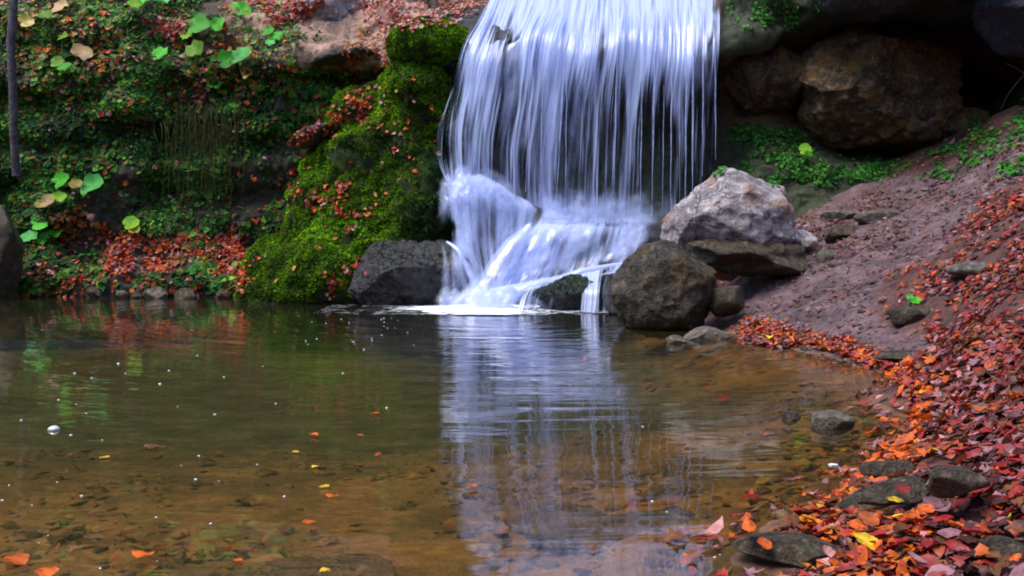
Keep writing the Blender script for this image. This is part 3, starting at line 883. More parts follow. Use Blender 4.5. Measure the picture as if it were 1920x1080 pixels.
def ribbon(name, path, wid, dens, mat, seed, lift=0.5):
    """a rounded stream of water: path of (px, py, Y), half widths in m"""
    P = np.array([at(*p) for p in path])
    tt = np.arange(len(P), dtype=float)
    s = np.linspace(0, len(P) - 1, 60)
    Q = hermite(tt, P, s)
    W = np.interp(s, tt, wid)
    T = np.gradient(Q, axis=0)
    T /= np.linalg.norm(T, axis=1, keepdims=True)
    view = np.array([0, -0.7, 0.7])
    S = np.cross(T, view)
    S /= np.linalg.norm(S, axis=1, keepdims=True)
    Nn = np.cross(S, T)
    Nn *= np.sign(-Nn[:, 1:2] + 1e-6)
    nu = 15
    a = np.linspace(-1, 1, nu)
    G = Q[:, None, :] + S[:, None, :] * (W[:, None] * a[None, :])[..., None] + Nn[:, None, :] * (W[:, None] * lift * (1 - a[None, :] ** 2))[..., None]
    q = G * 3
    G = G + Nn[:, None, :] * (0.03 * fbm(q, 1.5, 4, seed))[..., None]
    D = np.clip(dens * (1 - a[None, :] ** 2) ** 0.8 * (1 + 0.3 * fbm(G * [9, 3, 3], 1.0, 3, seed)), 0, 1)
    D[:2] *= 0.3
    L_ = np.concatenate([[0], np.cumsum(np.linalg.norm(np.diff(Q, axis=0), axis=1))])
    uv = np.stack([np.broadcast_to(a[None, :], (60, nu)) * W[:, None] + seed, np.broadcast_to(L_[:, None], (60, nu))], -1).reshape(-1, 2)
    me = mesh_np(name, (G - FB).reshape(-1, 3), grid_faces(60, nu), attrs={"cover": D.ravel()}, uv=uv)
    return link(name, me, mat, fall)


ribbon("stream", [(1175, 494, 10.95), (1110, 506, 10.9), (1050, 522, 10.85), (990, 540, 10.8), (930, 560, 10.75), (905, 578, 10.7)], [0.03, 0.055, 0.06, 0.10, 0.15, 0.18], 0.85, M['cascade'], 51)
ribbon("stream", [(836, 452, 11.3), (858, 468, 11.2), (876, 500, 11.1), (890, 535, 11.02), (900, 575, 10.95)], [0.02, 0.035, 0.05, 0.06, 0.08], 0.85, M['cascade'], 53)
ribbon("stream", [(1000, 425, 11.35), (965, 465, 11.2), (940, 505, 11.08), (918, 545, 10.95), (900, 578, 10.85)], [0.10, 0.16, 0.20, 0.24, 0.26], 0.55, M['cascade'], 55)
ribbon("stream", [(960, 545, 10.8), (945, 560, 10.7), (930, 582, 10.6)], [0.12, 0.18, 0.22], 0.85, M['cascade'], 57)
SF = [(0.0, [(1085, 512, 10.75), (1084, 540, 10.5), (1082, 565, 10.42), (1080, 584, 10.38)]), (0.5, [(1125, 505, 10.75), (1120, 540, 10.42), (1118, 565, 10.34), (1116, 584, 10.3)]), (1.0, [(1168, 497, 10.75), (1155, 535, 10.45), (1150, 565, 10.38), (1148, 584, 10.34)])]
veil("side_cascade", [c[0] for c in SF], shift(SF, -0.06), 70, 50, lambda U, V, px, py: (0.40 + 0.22 * clump(px, 61, 0.06) + 0.2 * np.exp(-((U - 0.35) / 0.2) ** 2) + 0.15 * (1 - ss(V, 0, 0.2))) * edge(U, 0.08), M['strand'], 0.03, 61, 5.5)
SG = [(0.0, [(985, 542, 10.72), (975, 560, 10.5), (968, 583, 10.4)]), (0.5, [(1010, 536, 10.72), (1000, 558, 10.48), (992, 583, 10.38)]), (1.0, [(1060, 526, 10.75), (1050, 555, 10.46), (1045, 583, 10.38)])]
veil("side_cascade", [c[0] for c in SG], shift(SG, -0.03), 60, 40, lambda U, V, px, py: (0.62 - 0.5 * U) * edge(U, 0.08), M['strand'], 0.03, 63, 7.5)
WF = [(0.0, [(815, 452, 11.35), (812, 490, 11.1), (808, 530, 10.98), (806, 576, 10.95)]), (0.5, [(845, 450, 11.3), (848, 490, 11.0), (850, 530, 10.92), (852, 578, 10.88)]), (1.0, [(872, 470, 11.2), (880, 500, 11.0), (886, 540, 10.9), (892, 578, 10.86)])]
veil("side_cascade", [c[0] for c in WF], shift(WF, -0.02), 60, 50, lambda U, V, px, py: (0.16 + 0.26 * U + 0.2 * clump(px, 67, 0.05)) * edge(U, 0.3) * ss(V, 0, 0.25), M['cascade'], 0.02, 67, 3.5)
# soft spray where the curtain lands
SP = [(0.0, [(985, 300, 11.75), (985, 345, 11.68), (990, 385, 11.6), (995, 415, 11.55)]), (0.33, [(1070, 330, 11.75), (1070, 365, 11.7), (1070, 395, 11.62), (1072, 425, 11.56)]), (0.66, [(1165, 335, 11.78), (1165, 370, 11.7), (1165, 400, 11.64), (1165, 428, 11.58)]), (1.0, [(1275, 320, 11.85), (1275, 365, 11.78), (1270, 400, 11.72), (1262, 428, 11.68)])]
for k_, dy in enumerate((0.0, -0.08)):
    veil("spray", [c[0] for c in SP], shift(SP, dy), 80, 40, lambda U, V, px, py: (0.44 + 0.22 * clump(px, 71 + k_, 0.025)) * ss(V, 0.05, 0.75) * (1 - ss(V, 0.85, 1)) * edge(U, 0.15), M['spray'], 0.04, 71 + k_, 2.5 * k_)
SQ = [(0.0, [(812, 300, 11.68), (808, 350, 11.55), (812, 400, 11.45), (820, 450, 11.35)]), (0.5, [(880, 290, 11.7), (880, 330, 11.5), (885, 365, 11.38), (890, 410, 11.3)]), (1.0, [(985, 330, 11.75), (985, 360, 11.6), (985, 395, 11.5), (985, 430, 11.42)])]
veil("spray", [c[0] for c in SQ], shift(SQ, -0.03), 80, 50, lambda U, V, px, py: (0.40 + 0.25 * clump(px, 77, 0.03)) * ss(V, 0.05, 0.45) * (1 - ss(V, 0.6, 1)) * edge(U, 0.2), M['spray'], 0.05, 77, 1.5)
SR = [(0.0, [(940, 440, 11.3), (925, 480, 11.15), (905, 520, 11.02), (890, 560, 10.95)]), (0.4, [(1040, 405, 11.5), (1030, 440, 11.25), (1015, 485, 11.1), (995, 530, 11.0)]), (0.7, [(1140, 405, 11.5), (1138, 430, 11.3), (1130, 470, 11.15), (1115, 505, 11.02)]), (1.0, [(1255, 405, 11.6), (1252, 425, 11.4), (1240, 455, 11.25), (1225, 485, 11.1)])]
veil("spray", [c[0] for c in SR], shift(SR, 0.0), 90, 50, lambda U, V, px, py: (0.40 + 0.3 * clump(px + 0.6 * py, 81, 0.02) + 0.12 * np.exp(-((U - 0.3) / 0.2) ** 2)) * ss(V, 0.0, 0.3) * (1 - ss(V, 0.75, 1)) * edge(U, 0.2), M['spray'], 0.05, 81, 3.1)
SB = [(0.0, [(770, 540, 10.75), (770, 560, 10.65), (765, 582, 10.55)]), (0.5, [(900, 520, 10.7), (900, 550, 10.6), (900, 584, 10.5)]), (1.0, [(1060, 545, 10.7), (1060, 565, 10.6), (1065, 585, 10.5)])]
veil("spray", [c[0] for c in SB], shift(SB, -0.03), 80, 40, lambda U, V, px, py: (0.28 + 0.6 * np.exp(-((px - 905) / 55.0) ** 2)) * ss(V, 0.0, 0.7) * edge(U, 0.3), M['spray'], 0.03, 79, 4.5)
# single thin strings of water at the right rim and before the curtain
t = NT("water_string")
dif = t.n("BsdfDiffuse", {"Color": (0.56, 0.64, 0.98, 1)})
tl = t.n("BsdfTransparent")
nz = t.noise(t.coords("Object", (3, 3, 1.6)), 3.0, 3, 0.6)
M['string'] = t.done(t.n("MixShader", {0: t.rng(nz, 0.3, 0.7, 0.25, 0.8), 1: tl.outputs[0], 2: dif.outputs[0]}).outputs[0])
for i, (x0, y0, x1, y1, Y, w) in enumerate([(1300, 80, 1298, 395, 11.85, 0.012), (1319, 85, 1317, 330, 11.86, 0.007), (1341, 80, 1342, 300, 11.9, 0.008), (1287, 90, 1285, 400, 11.84, 0.010), (1260, 100, 1257, 405, 11.84, 0.007),
                                            (1228, 95, 1222, 405, 11.82, 0.008), (1205, 110, 1200, 405, 11.8, 0.006), (1157, 100, 1150, 400, 11.8, 0.006), (1060, 90, 1042, 395, 11.78, 0.008), (1063, 120, 1060, 400, 11.79, 0.005), (1000, 110, 985, 360, 11.76, 0.006),
                                            (1245, 160, 1242, 400, 11.83, 0.004), (1275, 120, 1274, 395, 11.83, 0.004), (1018, 150, 1012, 380, 11.77, 0.005)]):
    n = 14
    pts = [at(x0 + (x1 - x0) * k / (n - 1) + 0.35 * math.sin(k * 1.3 + i), y0 + (y1 - y0) * k / (n - 1), Y) for k in range(n)]
    V, F = tube(np.array(pts) - FB, [w * (0.35 + 0.65 * math.sin(math.pi * min(0.95, 0.12 + k / (n - 1)))) * (0.8 + 0.4 * random.random()) for k in range(n)], 5)
    link("water_strand", mesh_np("water_strand", V, F), M['string'], fall)
# foam where the water enters the pool
t = NT("foam")
v = t.coords("Object")
fa = t.math('MULTIPLY', t.rng(t.noise(v, 7, 6, 0.7, 0.5), 0.32, 0.62), 1.0)
fd = t.n("Attribute", attribute_name="cover").outputs["Fac"]
fa = t.rng(t.math('ADD', fd, t.math('MULTIPLY', fa, 0.7)), 0.5, 1.35)
M['foam'] = t.done(t.n("MixShader", {0: fa, 1: t.n("BsdfTransparent").outputs[0], 2: t.n("BsdfDiffuse", {"Color": (0.85, 0.88, 0.96, 1)}).outputs[0]}).outputs[0])
nu, nv = 120, 40
fx = np.linspace(-2.0, 1.25, nu)
fy = np.linspace(9.95, 11.3, nv)
FX, FY = np.meshgrid(fx, fy)
fpx, fpy, _ = proj(np.stack([FX, FY, FX * 0], -1))
FD = 1.0 * np.exp(-(((fpx - 905) / 95.0) ** 2)) * ss(fpy, 604, 584) + 0.6 * np.exp(-(((fpx - 830) / 70.0) ** 2)) * ss(fpy, 592, 581) + 0.45 * np.exp(-(((fpx - 1090) / 70.0) ** 2)) * ss(fpy, 592, 584)
FZ = 0.012 + 0.03 * np.exp(-(((fpx - 920) / 70.0) ** 2)) * (1 + fbm(np.stack([FX, FY, FX], -1), 6, 3, 2)) * ss(fpy, 592, 582)
link("foam", mesh_np("foam", np.stack([FX, FY, FZ], -1).reshape(-1, 3) - FB, grid_faces(nv, nu), attrs={"cover": np.clip(FD, 0, 1).ravel()}), M['foam'], fall)

# ------------------------------------------------------------------ leaves
def leaf_grid(nl=4, nw=3, aspect=0.62, fold=0.15, curl=0.18, point=1.0, seed=0, jag=0.0):
    rs = np.random.RandomState(seed)
    V = []
    for i in range(nl + 1):
        s = i / nl
        w = aspect * 0.5 * (math.sin(math.pi * min(1, max(0.0, s)) ** (0.85)) ** 0.8 if 0 < s < 1 else 0.02) * (1 + jag * (1 if i % 2 else -1) * rs.uniform(0.6, 1))
        for j in range(nw):
            a = -1 + 2 * j / (nw - 1)
            V.append((s - 0.5, a * w * (1 + 0.15 * rs.uniform(-1, 1)), fold * abs(a) * w * 2 + curl * ((s - 0.5) ** 2) * 2 + 0.04 * rs.uniform(-1, 1)))
    V = np.array(V)
    V[:, 2] -= V[:, 2].min()
    return V, grid_faces(nl + 1, nw)


LT = [leaf_grid(4, 3, a, f, c, seed=s) for s, (a, f, c) in enumerate([(0.62, 0.1, 0.1), (0.55, 0.25, 0.2), (0.7, 0.15, -0.12), (0.6, -0.12, 0.2), (0.5, 0.35, 0.15)])]
LT += [leaf_grid(6, 3, a, f, c, seed=s, jag=j) for s, (a, f, c, j) in enumerate([(0.8, 0.15, 0.25, 0.45), (0.9, 0.2, -0.25, 0.5), (0.35, 0.6, 0.5, 0.1), (0.75, -0.2, 0.4, 0.35)], 20)]
LBIG = [leaf_grid(8, 5, a, f, c, seed=s) for s, (a, f, c) in enumerate([(0.62, 0.06, 0.08), (0.55, 0.2, 0.15), (0.7, 0.1, -0.1), (0.6, -0.1, 0.18), (0.52, 0.25, 0.12), (0.75, 0.08, 0.08)])]


def frames(N, rs):
    N = N / (np.linalg.norm(N, axis=1, keepdims=True) + 1e-9)
    a = rs.normal(size=N.shape)
    T = np.cross(N, a)
    T /= np.linalg.norm(T, axis=1, keepdims=True) + 1e-9
    return T, np.cross(N, T), N


def scatter(name, P, N, size, C, templates, mat, tilt=0.3, lift=0.0, seed=0, parent=None, kind='stuff', origin=None, T=None):
    rs = np.random.RandomState(seed + 100)
    P, N = np.asarray(P, float), np.asarray(N, float)
    N = N + rs.normal(size=N.shape) * tilt
    fr_ = frames(N, rs)
    if T is not None:
        Nn = N / np.linalg.norm(N, axis=1, keepdims=True)
        Tt = T - Nn * np.sum(T * Nn, 1, keepdims=True)
        Tt /= np.linalg.norm(Tt, axis=1, keepdims=True) + 1e-9
        fr_ = (Tt, np.cross(Nn, Tt), Nn)
    which = rs.randint(0, len(templates), len(P))
    Vs, Fs, Cs, n = [], [], [], 0
    for k, (tv, tf) in enumerate(templates):
        m = which == k
        if not m.any():
            continue
        p, s = P[m], np.asarray(size)[m]
        B = np.stack([f[m] for f in fr_], 1)            # (n, 3 axes, 3)
        W = np.einsum('vk,nkd->nvd', tv, B) * s[:, None, None] + p[:, None, :] + fr_[2][m][:, None, :] * lift
        Vs.append(W.reshape(-1, 3))
        Fs.append((tf[None] + (np.arange(len(p)) * len(tv))[:, None, None]).reshape(-1, tf.shape[1]) + n)
        Cs.append(np.repeat(np.asarray(C)[m], len(tv), axis=0))
        n += len(p) * len(tv)
    V = np.concatenate(Vs)
    if origin is not None:
        V = V - origin
    me = mesh_np(name, V, np.concatenate(Fs), col_attr=np.concatenate(Cs))
    o = link(name, me, mat, parent)
    if kind: o['kind'] = kind
    return o


def pick(n, pal, rs, var=0.25):
    pal = np.array([p[0] for p in pal]), np.array([p[1] for p in pal], float)
    i = rs.choice(len(pal[0]), n, p=pal[1] / pal[1].sum())
    return pal[0][i] * (1 + var * rs.uniform(-1, 1, (n, 1)))


CR, OR, YE, BR, MA, PK, DK = (0.30, 0.022, 0.018), (0.55, 0.10, 0.008), (0.62, 0.40, 0.02), (0.16, 0.06, 0.022), (0.24, 0.11, 0.13), (0.45, 0.20, 0.19), (0.07, 0.02, 0.018)  # MA: mauve sky sheen of wet leaves put into the leaf colour
PAL_LITTER = [(CR, 3.2), (OR, 0.6), (BR, 2.8), (MA, 3.2), (PK, 0.9), (DK, 4.5), (YE, 0.06), ((0.22, 0.03, 0.025), 2.5), ((0.34, 0.06, 0.02), 1.2)]
PAL_SHORE = [(OR, 6), (CR, 2), (BR, 1.2), (YE, 0.1), (PK, 0.6), (DK, 0.8), ((0.6, 0.2, 0.02), 0.8)]

DENSE = [(2600, 250), (1920, 350), (1850, 370), (1790, 470), (1690, 510), (1640, 590), (1700, 640), (1690, 690), (1730, 790), (1640, 890), (1470, 1010), (1430, 1400), (2600, 1400)]
SHORE = [(1375, 590), (1500, 625), (1640, 655), (1720, 690), (1780, 760), (1720, 870), (1680, 930), (1760, 1000), (1640, 1200), (1430, 1200), (1450, 1010), (1620, 890), (1725, 795), (1680, 715), (1620, 680), (1500, 650), (1390, 645)]
rs = np.random.RandomState(5)
n0 = 170000
X = rs.uniform(0.4, 5.2, n0)
Yy = rs.uniform(1.3, 11.5, n0)
Z = ground_z(X, Yy)
e = 0.03
NX = -(ground_z(X + e, Yy) - Z) / e
NY = -(ground_z(X, Yy + e) - Z) / e
NG = np.stack([NX, NY, np.ones(n0)], -1)
P = np.stack([X, Yy, Z], -1)
px, py, _ = proj(P)
wob_ = 38 * fbm(P, 2.2, 4, 61)
dn, shp = inpoly(px + wob_, py + wob_ * 0.6, DENSE), inpoly(px + wob_ * 0.8, py + 0.5 * wob_, SHORE)
pth = inpoly(px, py, PATH)
patch = fbm(P, 1.6, 3, 77)
prob = np.where(dn, np.clip(0.55 + 0.9 * patch - 0.25 * ((py < 620) & (px > 1600)), 0.08, 0.8), 0.05)
prob = np.where(shp, 0.9, prob)
prob = np.where(pth & ~shp, 0.05 + 0.22 * np.clip(patch * 2, 0, 1), prob)
prob = np.where((py < 360) & (px < 1850), 0.03, prob)
prob = np.where(px > 1925, 0.35, prob)
prob = np.where(Z < -0.015, np.where(Z > -0.05, 0.10, 0.006), prob)
keep = rs.rand(n0) < prob
P, NG, shp, px, py, pth, patch = P[keep], NG[keep], shp[keep], px[keep], py[keep], pth[keep], patch[keep]
free = np.ones(len(P), bool)
for c_, s_ in ROCKS:
    free &= ((P[:, 0] - c_[0]) / (s_[0] * 0.85)) ** 2 + ((P[:, 1] - c_[1] + 0.03) / (s_[1] * 0.85 + 0.02)) ** 2 > 1
P, NG, shp, px, py, pth, patch = P[free], NG[free], shp[free], px[free], py[free], pth[free], patch[free]
n = len(P)
orange = np.where(shp, np.where(py < 670, 0.35, 0.72), np.where(px < 1760, 0.10, 0.03))
C = np.where((rs.rand(n) < orange)[:, None], pick(n, PAL_SHORE, rs), pick(n, PAL_LITTER, rs))
C[pth & ~shp] = pick(int((pth & ~shp).sum()), [((0.16, 0.085, 0.10), 3), (BR, 2), (DK, 3), (MA, 1.2), ((0.16, 0.02, 0.018), 1.2)], rs)
S = 0.044 * np.exp(rs.normal(0, 0.28, n))
S[pth & ~shp] *= 0.75
lift = np.where(P[:, 2] < 0, -P[:, 2] * 0.0, 0.0)
P[:, 2] += rs.uniform(0.0, 0.03, n)
# the nearest and largest become leaves of their own
inview = (px > 1330) & (px < 1915) & (py > 560) & (py < 1075) & (P[:, 2] > 0.0)
score = np.where(inview, S / P[:, 1] + 0.0 * rs.rand(n), 0)
top = np.argsort(-score)[:235]
rest = np.ones(n, bool)
rest[top] = False
scatter("fallen_leaves", P[rest], NG[rest], S[rest], C[rest], LT, M['leaf'], 0.2, 0.004, 1)
LEAFC = [('crimson', CR), ('orange', OR), ('brown', BR), ('mauve', MA), ('pink', PK), ('yellow', YE), ('dark maroon', DK), ('amber', (0.6, 0.2, 0.02))]
LM = {}
for nm, c in LEAFC:
    LM[nm] = leaf_mat("leaf_" + nm.replace(' ', '_'), c, 0.45, 0.2, 0.3)
LME = {}
for nm, _ in LEAFC:
    for k, (tv, tf) in enumerate(LBIG):
        me = mesh_np("fallen_leaf", tv, tf)
        me.materials.append(LM[nm])
        LME[nm, k] = me
rl = np.random.RandomState(9)


def place_leaf(nm, p, nrm, size, label, group=None, rotz=None, tilt=0.3, k=None, name="fallen_leaf"):
    o = bpy.data.objects.new(name, LME[nm, rl.randint(0, len(LBIG)) if k is None else k])
    col.objects.link(o)
    nn = Vector(np.asarray(nrm, float) + rl.normal(size=3) * tilt).normalized()
    q = nn.to_track_quat('Z', 'X')
    m = q.to_matrix() @ Matrix.Rotation(rl.uniform(0, 6.28) if rotz is None else rotz, 3, 'Z')
    o.matrix_world = Matrix.Translation(Vector(p)) @ m.to_4x4() @ Matrix.Scale(size, 4)
    tag(o, label, 'leaf', group)
    return o


for i in top:
    cc = C[i] / C[i].sum()
    nm = min(LEAFC, key=lambda q: np.abs(np.array(q[1]) / sum(q[1]) - cc).sum() + 0.3 * abs(sum(q[1]) - C[i].sum()))[0]
    where = "in the orange drift at the pool's edge" if shp[i] else "in the deep red litter on the right bank"
    place_leaf(nm, P[i] + [0, 0, 0.012], NG[i], S[i] * 0.95, "%s fallen leaf lying %s" % (nm, where), "%s leaves %s" % (nm, "in the shore drift" if shp[i] else "on the right bank"), tilt=0.18)
# leaves one can point at
for px_, py_, nm, s, lb, rz in [(1618, 1045, 'yellow', 0.082, "large bright yellow oval leaf among orange leaves at lower right", 0.05), (1687, 944, 'crimson', 0.06, "glossy deep red leaf propped against a dark slate slab", 0.4),
                                (1535, 977, 'yellow', 0.04, "small yellow leaf at the tip of the tilted slate slab", 0.3), (1672, 965, 'yellow', 0.05, "pale yellow leaf on edge right of the slate slabs", 1.2),
                                (1430, 1047, 'orange', 0.05, "orange red leaf hanging off the front of the flat brown rock", -0.3), (1395, 1040, 'orange', 0.04, "small orange red leaf at the left corner of the flat brown rock", 0.2),
                                (1400, 1015, 'orange', 0.06, "orange leaf lying on the flat brown rock's left end", 0.1), (1548, 1066, 'pink', 0.055, "salmon leaf below the flat brown rock", -0.2)]:
    h_ = hit(px_, py_)
    p = h_[0] if h_[0][2] > 0 else atz(px_, py_, 0.006)
    place_leaf(nm, np.array(p) + [0, -0.015, 0.042], (0, -0.25, 1), s, lb, None, rz, 0.1)
for px_, py_, nm, s, lb, rz in [(270, 1042, 'orange', 0.075, "orange leaf floating alone near the bottom left of the pool", 0.4), (447, 1051, 'orange', 0.035, "small round orange leaf floating at bottom left", 0), (30, 1052, 'orange', 0.09, "orange red leaf at the lower left corner of the water", 0.2),
                                (703, 777, 'orange', 0.05, "orange leaf floating farthest out, before the fall's reflection", 0.1), (590, 818, 'orange', 0.07, "dull orange leaf floating left of two yellow ones", 0.1), (676, 818, 'orange', 0.05, "orange leaf floating right of the dull orange one", 0.2),
                                (555, 848, 'yellow', 0.045, "thin yellow leaf floating in mid pool", 0.1), (592, 876, 'yellow', 0.045, "pale yellow leaf floating below the thin yellow one", 0.0), (607, 913, 'yellow', 0.05, "bright yellow leaf floating over the brown shallows", 0.0),
                                (624, 931, 'orange', 0.055, "orange leaf floating just below the bright yellow one", 0.0), (708, 854, 'orange', 0.05, "rust leaf floating at the left rim of the fall's reflection", 0.0), (577, 980, 'orange', 0.05, "rusty leaf floating over the bed at lower left of centre", 0.3),
                                (887, 914, 'orange', 0.045, "orange leaf floating in the middle of the fall's reflection", 0.0), (1600, 900, 'yellow', 0.05, "greenish yellow leaf floating beside the orange shore leaves", -0.3), (1205, 860, 'brown', 0.05, "rust brown leaf floating right of the fall's reflection", 0.1),
                                (292, 840, 'brown', 0.12, "large brown leaf drifting in the dark left water", 0.1), (195, 858, 'yellow', 0.05, "faint yellow leaf drifting at the left of the pool", 0.0), (610, 1072, 'yellow', 0.05, "dim yellow leaf at the bottom edge of the water", 0.1),
                                (1605, 882, 'orange', 0.10, "long orange leaf floating off the shore drift", 0.05), (90, 1075, 'orange', 0.08, "second orange red leaf in the lower left corner of the water", 0.1)]:
    place_leaf(nm, atz(px_, py_, 0.006), (0, 0, 1), s * 0.95, lb, None, rz, 0.04, name="floating_leaf")

# ------------------------------------------------------------------ bubbles drifting on the pool
V, F = ICO[2]
hv = V.copy()
hv[:, 2] = np.where(hv[:, 2] < 0, hv[:, 2] * 0.1, hv[:, 2] * 0.55)
bub_me = mesh_np("foam_bubble", hv, F)
t = NT("bubble")
bd = t.n("BsdfDiffuse", {"Color": (0.8, 0.82, 0.86, 1)})
bgl = t.n("BsdfGlossy", {"Roughness": 0.1})
bm1 = t.n("MixShader", {0: 0.3, 1: bd.outputs[0], 2: bgl.outputs[0]})
M['bubble'] = t.done(t.n("MixShader", {0: t.rng(t.noise(t.coords("Object"), 1.5, 2), 0.3, 0.7, 0.55, 0.95), 1: t.n("BsdfTransparent").outputs[0], 2: bm1.outputs[0]}).outputs[0])
bub_me.materials.append(M['bubble'])
BUB = [(140, 700), (172, 709), (317, 695), (222, 682), (300, 720), (333, 762), (403, 777), (420, 707), (493, 687), (40, 788), (110, 750), (143, 758), (162, 775), (133, 816), (192, 825), (373, 855), (482, 871), (340, 873), (367, 899), (410, 902), (107, 904),
       (153, 930), (60, 947), (4, 938), (293, 970), (395, 982), (90, 1004), (73, 1018), (188, 1066), (295, 1052), (533, 931), (643, 700), (517, 757), (725, 765), (1223, 940), (1205, 800), (1448, 980), (1340, 1045), (370, 667), (235, 700), (1250, 960), (1350, 1040), (1318, 1042), (17, 910)]
for i in range(24):
    BUB.append((rl.normal(690, 70), rl.uniform(596, 655)))
for i, (x, y) in enumerate(BUB):
    o = bpy.data.objects.new("foam_bubble", bub_me)
    col.objects.link(o)
    p = atz(x, y, 0.001)
    o.location = p
    s = p[1] / 1900 * rl.uniform(1.6, 4.0) * (0.5 if y < 660 else 0.85)
    o.scale = (s, s, s)
    if y < 660:
        tag(o, "tiny white foam bubble drifting off the foot of the fall", 'bubble', 'foam bubbles near the fall')
    else:
        tag(o, "single small white bubble floating on the open pool", 'bubble', 'bubbles scattered on the pool')
o = bpy.data.objects.new("foam_bubble", bub_me)
col.objects.link(o)
o.location = atz(101, 806, 0.001)
o.scale = (0.026, 0.026, 0.034)
tag(o, "large bluish white bubble floating at the left of the pool", 'bubble')
o = bpy.data.objects.new("foam_bubble", bub_me)
col.objects.link(o)
o.location = atz(1562, 872, 0.001)
o.scale = (0.02, 0.014, 0.012)
tag(o, "white foam fleck beside the orange shore leaves", 'bubble')

# ------------------------------------------------------------------ moss fibres, ivy, undergrowth, leaf patches on the rocks
def blade(n=3, seed=0):
    rs_ = np.random.RandomState(seed)
    V, F = [], []
    for i in range(n):
        a = rs_.uniform(0, 6.28)
        d = np.array([math.cos(a), math.sin(a), 0])
        s = np.cross(d, [0, 0, 1])
        b_ = rs_.uniform(-0.3, 0.3, 3) * [1, 1, 0]
        k = len(V)
        hgt = rs_.uniform(0.6, 1.0)
        V += [b_ - s * 0.13, b_ + s * 0.13, b_ + d * 0.35 + s * 0.10 + [0, 0, hgt * 0.7], b_ + d * 0.35 - s * 0.10 + [0, 0, hgt * 0.7]]
        F.append([k, k + 1, k + 2, k + 3])
    return np.array(V), np.array(F)


BL = [blade(4, s) for s in range(4)]


def sample_mesh(me, n, rs_, loc=(0, 0, 0), vmask=None):
    me.calc_loop_triangles()
    T = np.empty(len(me.loop_triangles) * 3, np.int32)
    me.loop_triangles.foreach_get("vertices", T)
    T = T.reshape(-1, 3)
    V = verts_of(me).astype(float)
    N = vert_normals(me).astype(float)
    A = np.linalg.norm(np.cross(V[T[:, 1]] - V[T[:, 0]], V[T[:, 2]] - V[T[:, 0]]), axis=1)
    if vmask is not None:
        A = A * vmask[T[:, 0]]
    i = rs_.choice(len(T), n, p=A / A.sum())
    r1, r2 = np.sqrt(rs_.rand(n)), rs_.rand(n)
    w = np.stack([1 - r1, r1 * (1 - r2), r1 * r2], 1)
    P_ = np.einsum('nk,nkd->nd', w, V[T[i]])
    N_ = np.einsum('nk,nkd->nd', w, N[T[i]])
    return P_ + np.array(loc), N_


def moss_on(o, n, seed, size=(0.02, 0.045), thr=-0.28, pal=None):
    rs_ = np.random.RandomState(seed)
    P_, N_ = sample_mesh(o.data, n, rs_, o.location)
    nz_ = fbm(P_, 3.0, 4, seed)
    m = (N_[:, 2] * 0.7 + nz_ > thr) & (N_[:, 1] < 0.5) & (P_[:, 2] > 0.03)
    P_, N_, nz_ = P_[m], N_[m], nz_[m]
    c = pick(len(P_), pal or [((0.09, 0.23, 0.004), 4), ((0.18, 0.36, 0.008), 3.0), ((0.035, 0.09, 0.006), 2.0), ((0.30, 0.36, 0.015), 1.0)], rs_, 0.3)
    mx_, my_, _ = proj(P_)
    wetm = ss(mx_ + 60 * nz_, 715, 800) * ss(my_, 240, 300)
    c = c * (1 - wetm)[:, None] + np.array([0.026, 0.065, 0.024]) * wetm[:, None]
    c = c * np.clip(1 + 1.6 * fbm(P_, 2.6, 4, seed + 7), 0.15, 2)[:, None]
    return scatter("moss", P_, N_ * 0.6 + [0, -0.1, 0.4], rs_.uniform(size[0], size[1], len(P_)), np.clip(c, 0.003, 1), BL, M['moss'], 0.35, 0, seed, o, 'stuff', np.array(o.location))


moss_on(mound, 75000, 3)
moss_on(cush, 11000, 4, (0.018, 0.035), -0.9, [((0.10, 0.24, 0.004), 4), ((0.2, 0.36, 0.008), 3), ((0.04, 0.1, 0.006), 1.5)])
moss_on(mossrock, 4500, 6, (0.015, 0.03), 0.1)
DKM = [((0.012, 0.035, 0.008), 4), ((0.03, 0.075, 0.012), 2), ((0.008, 0.02, 0.012), 3)]
moss_on(wet, 4000, 10, (0.015, 0.03), 0.45, DKM)

IV_V = np.array([(-0.5, -0.05, 0), (-0.5, 0.05, 0), (-0.2, -0.42, 0.06), (-0.2, 0, -0.03), (-0.2, 0.42, 0.06), (0.1, -0.3, 0.05), (0.1, 0, 0.0), (0.1, 0.3, 0.05), (0.5, -0.03, -0.08), (0.5, 0.03, -0.08)])
IV_F = np.array([[0, 3, 2, 2], [0, 1, 3, 3], [1, 4, 3, 3], [2, 3, 6, 5], [3, 4, 7, 6], [5, 6, 8, 8], [6, 9, 8, 8], [6, 7, 9, 9]])
IV_T = np.array([[0, 3, 2], [0, 1, 3], [1, 4, 3], [2, 3, 6], [2, 6, 5], [3, 4, 7], [3, 7, 6], [5, 6, 8], [6, 9, 8], [6, 7, 9]])
IVY = [(IV_V, IV_T), (IV_V * np.array([1, 1.25, -1]), IV_T), (IV_V * np.array([1.0, 0.8, 1.5]), IV_T)]


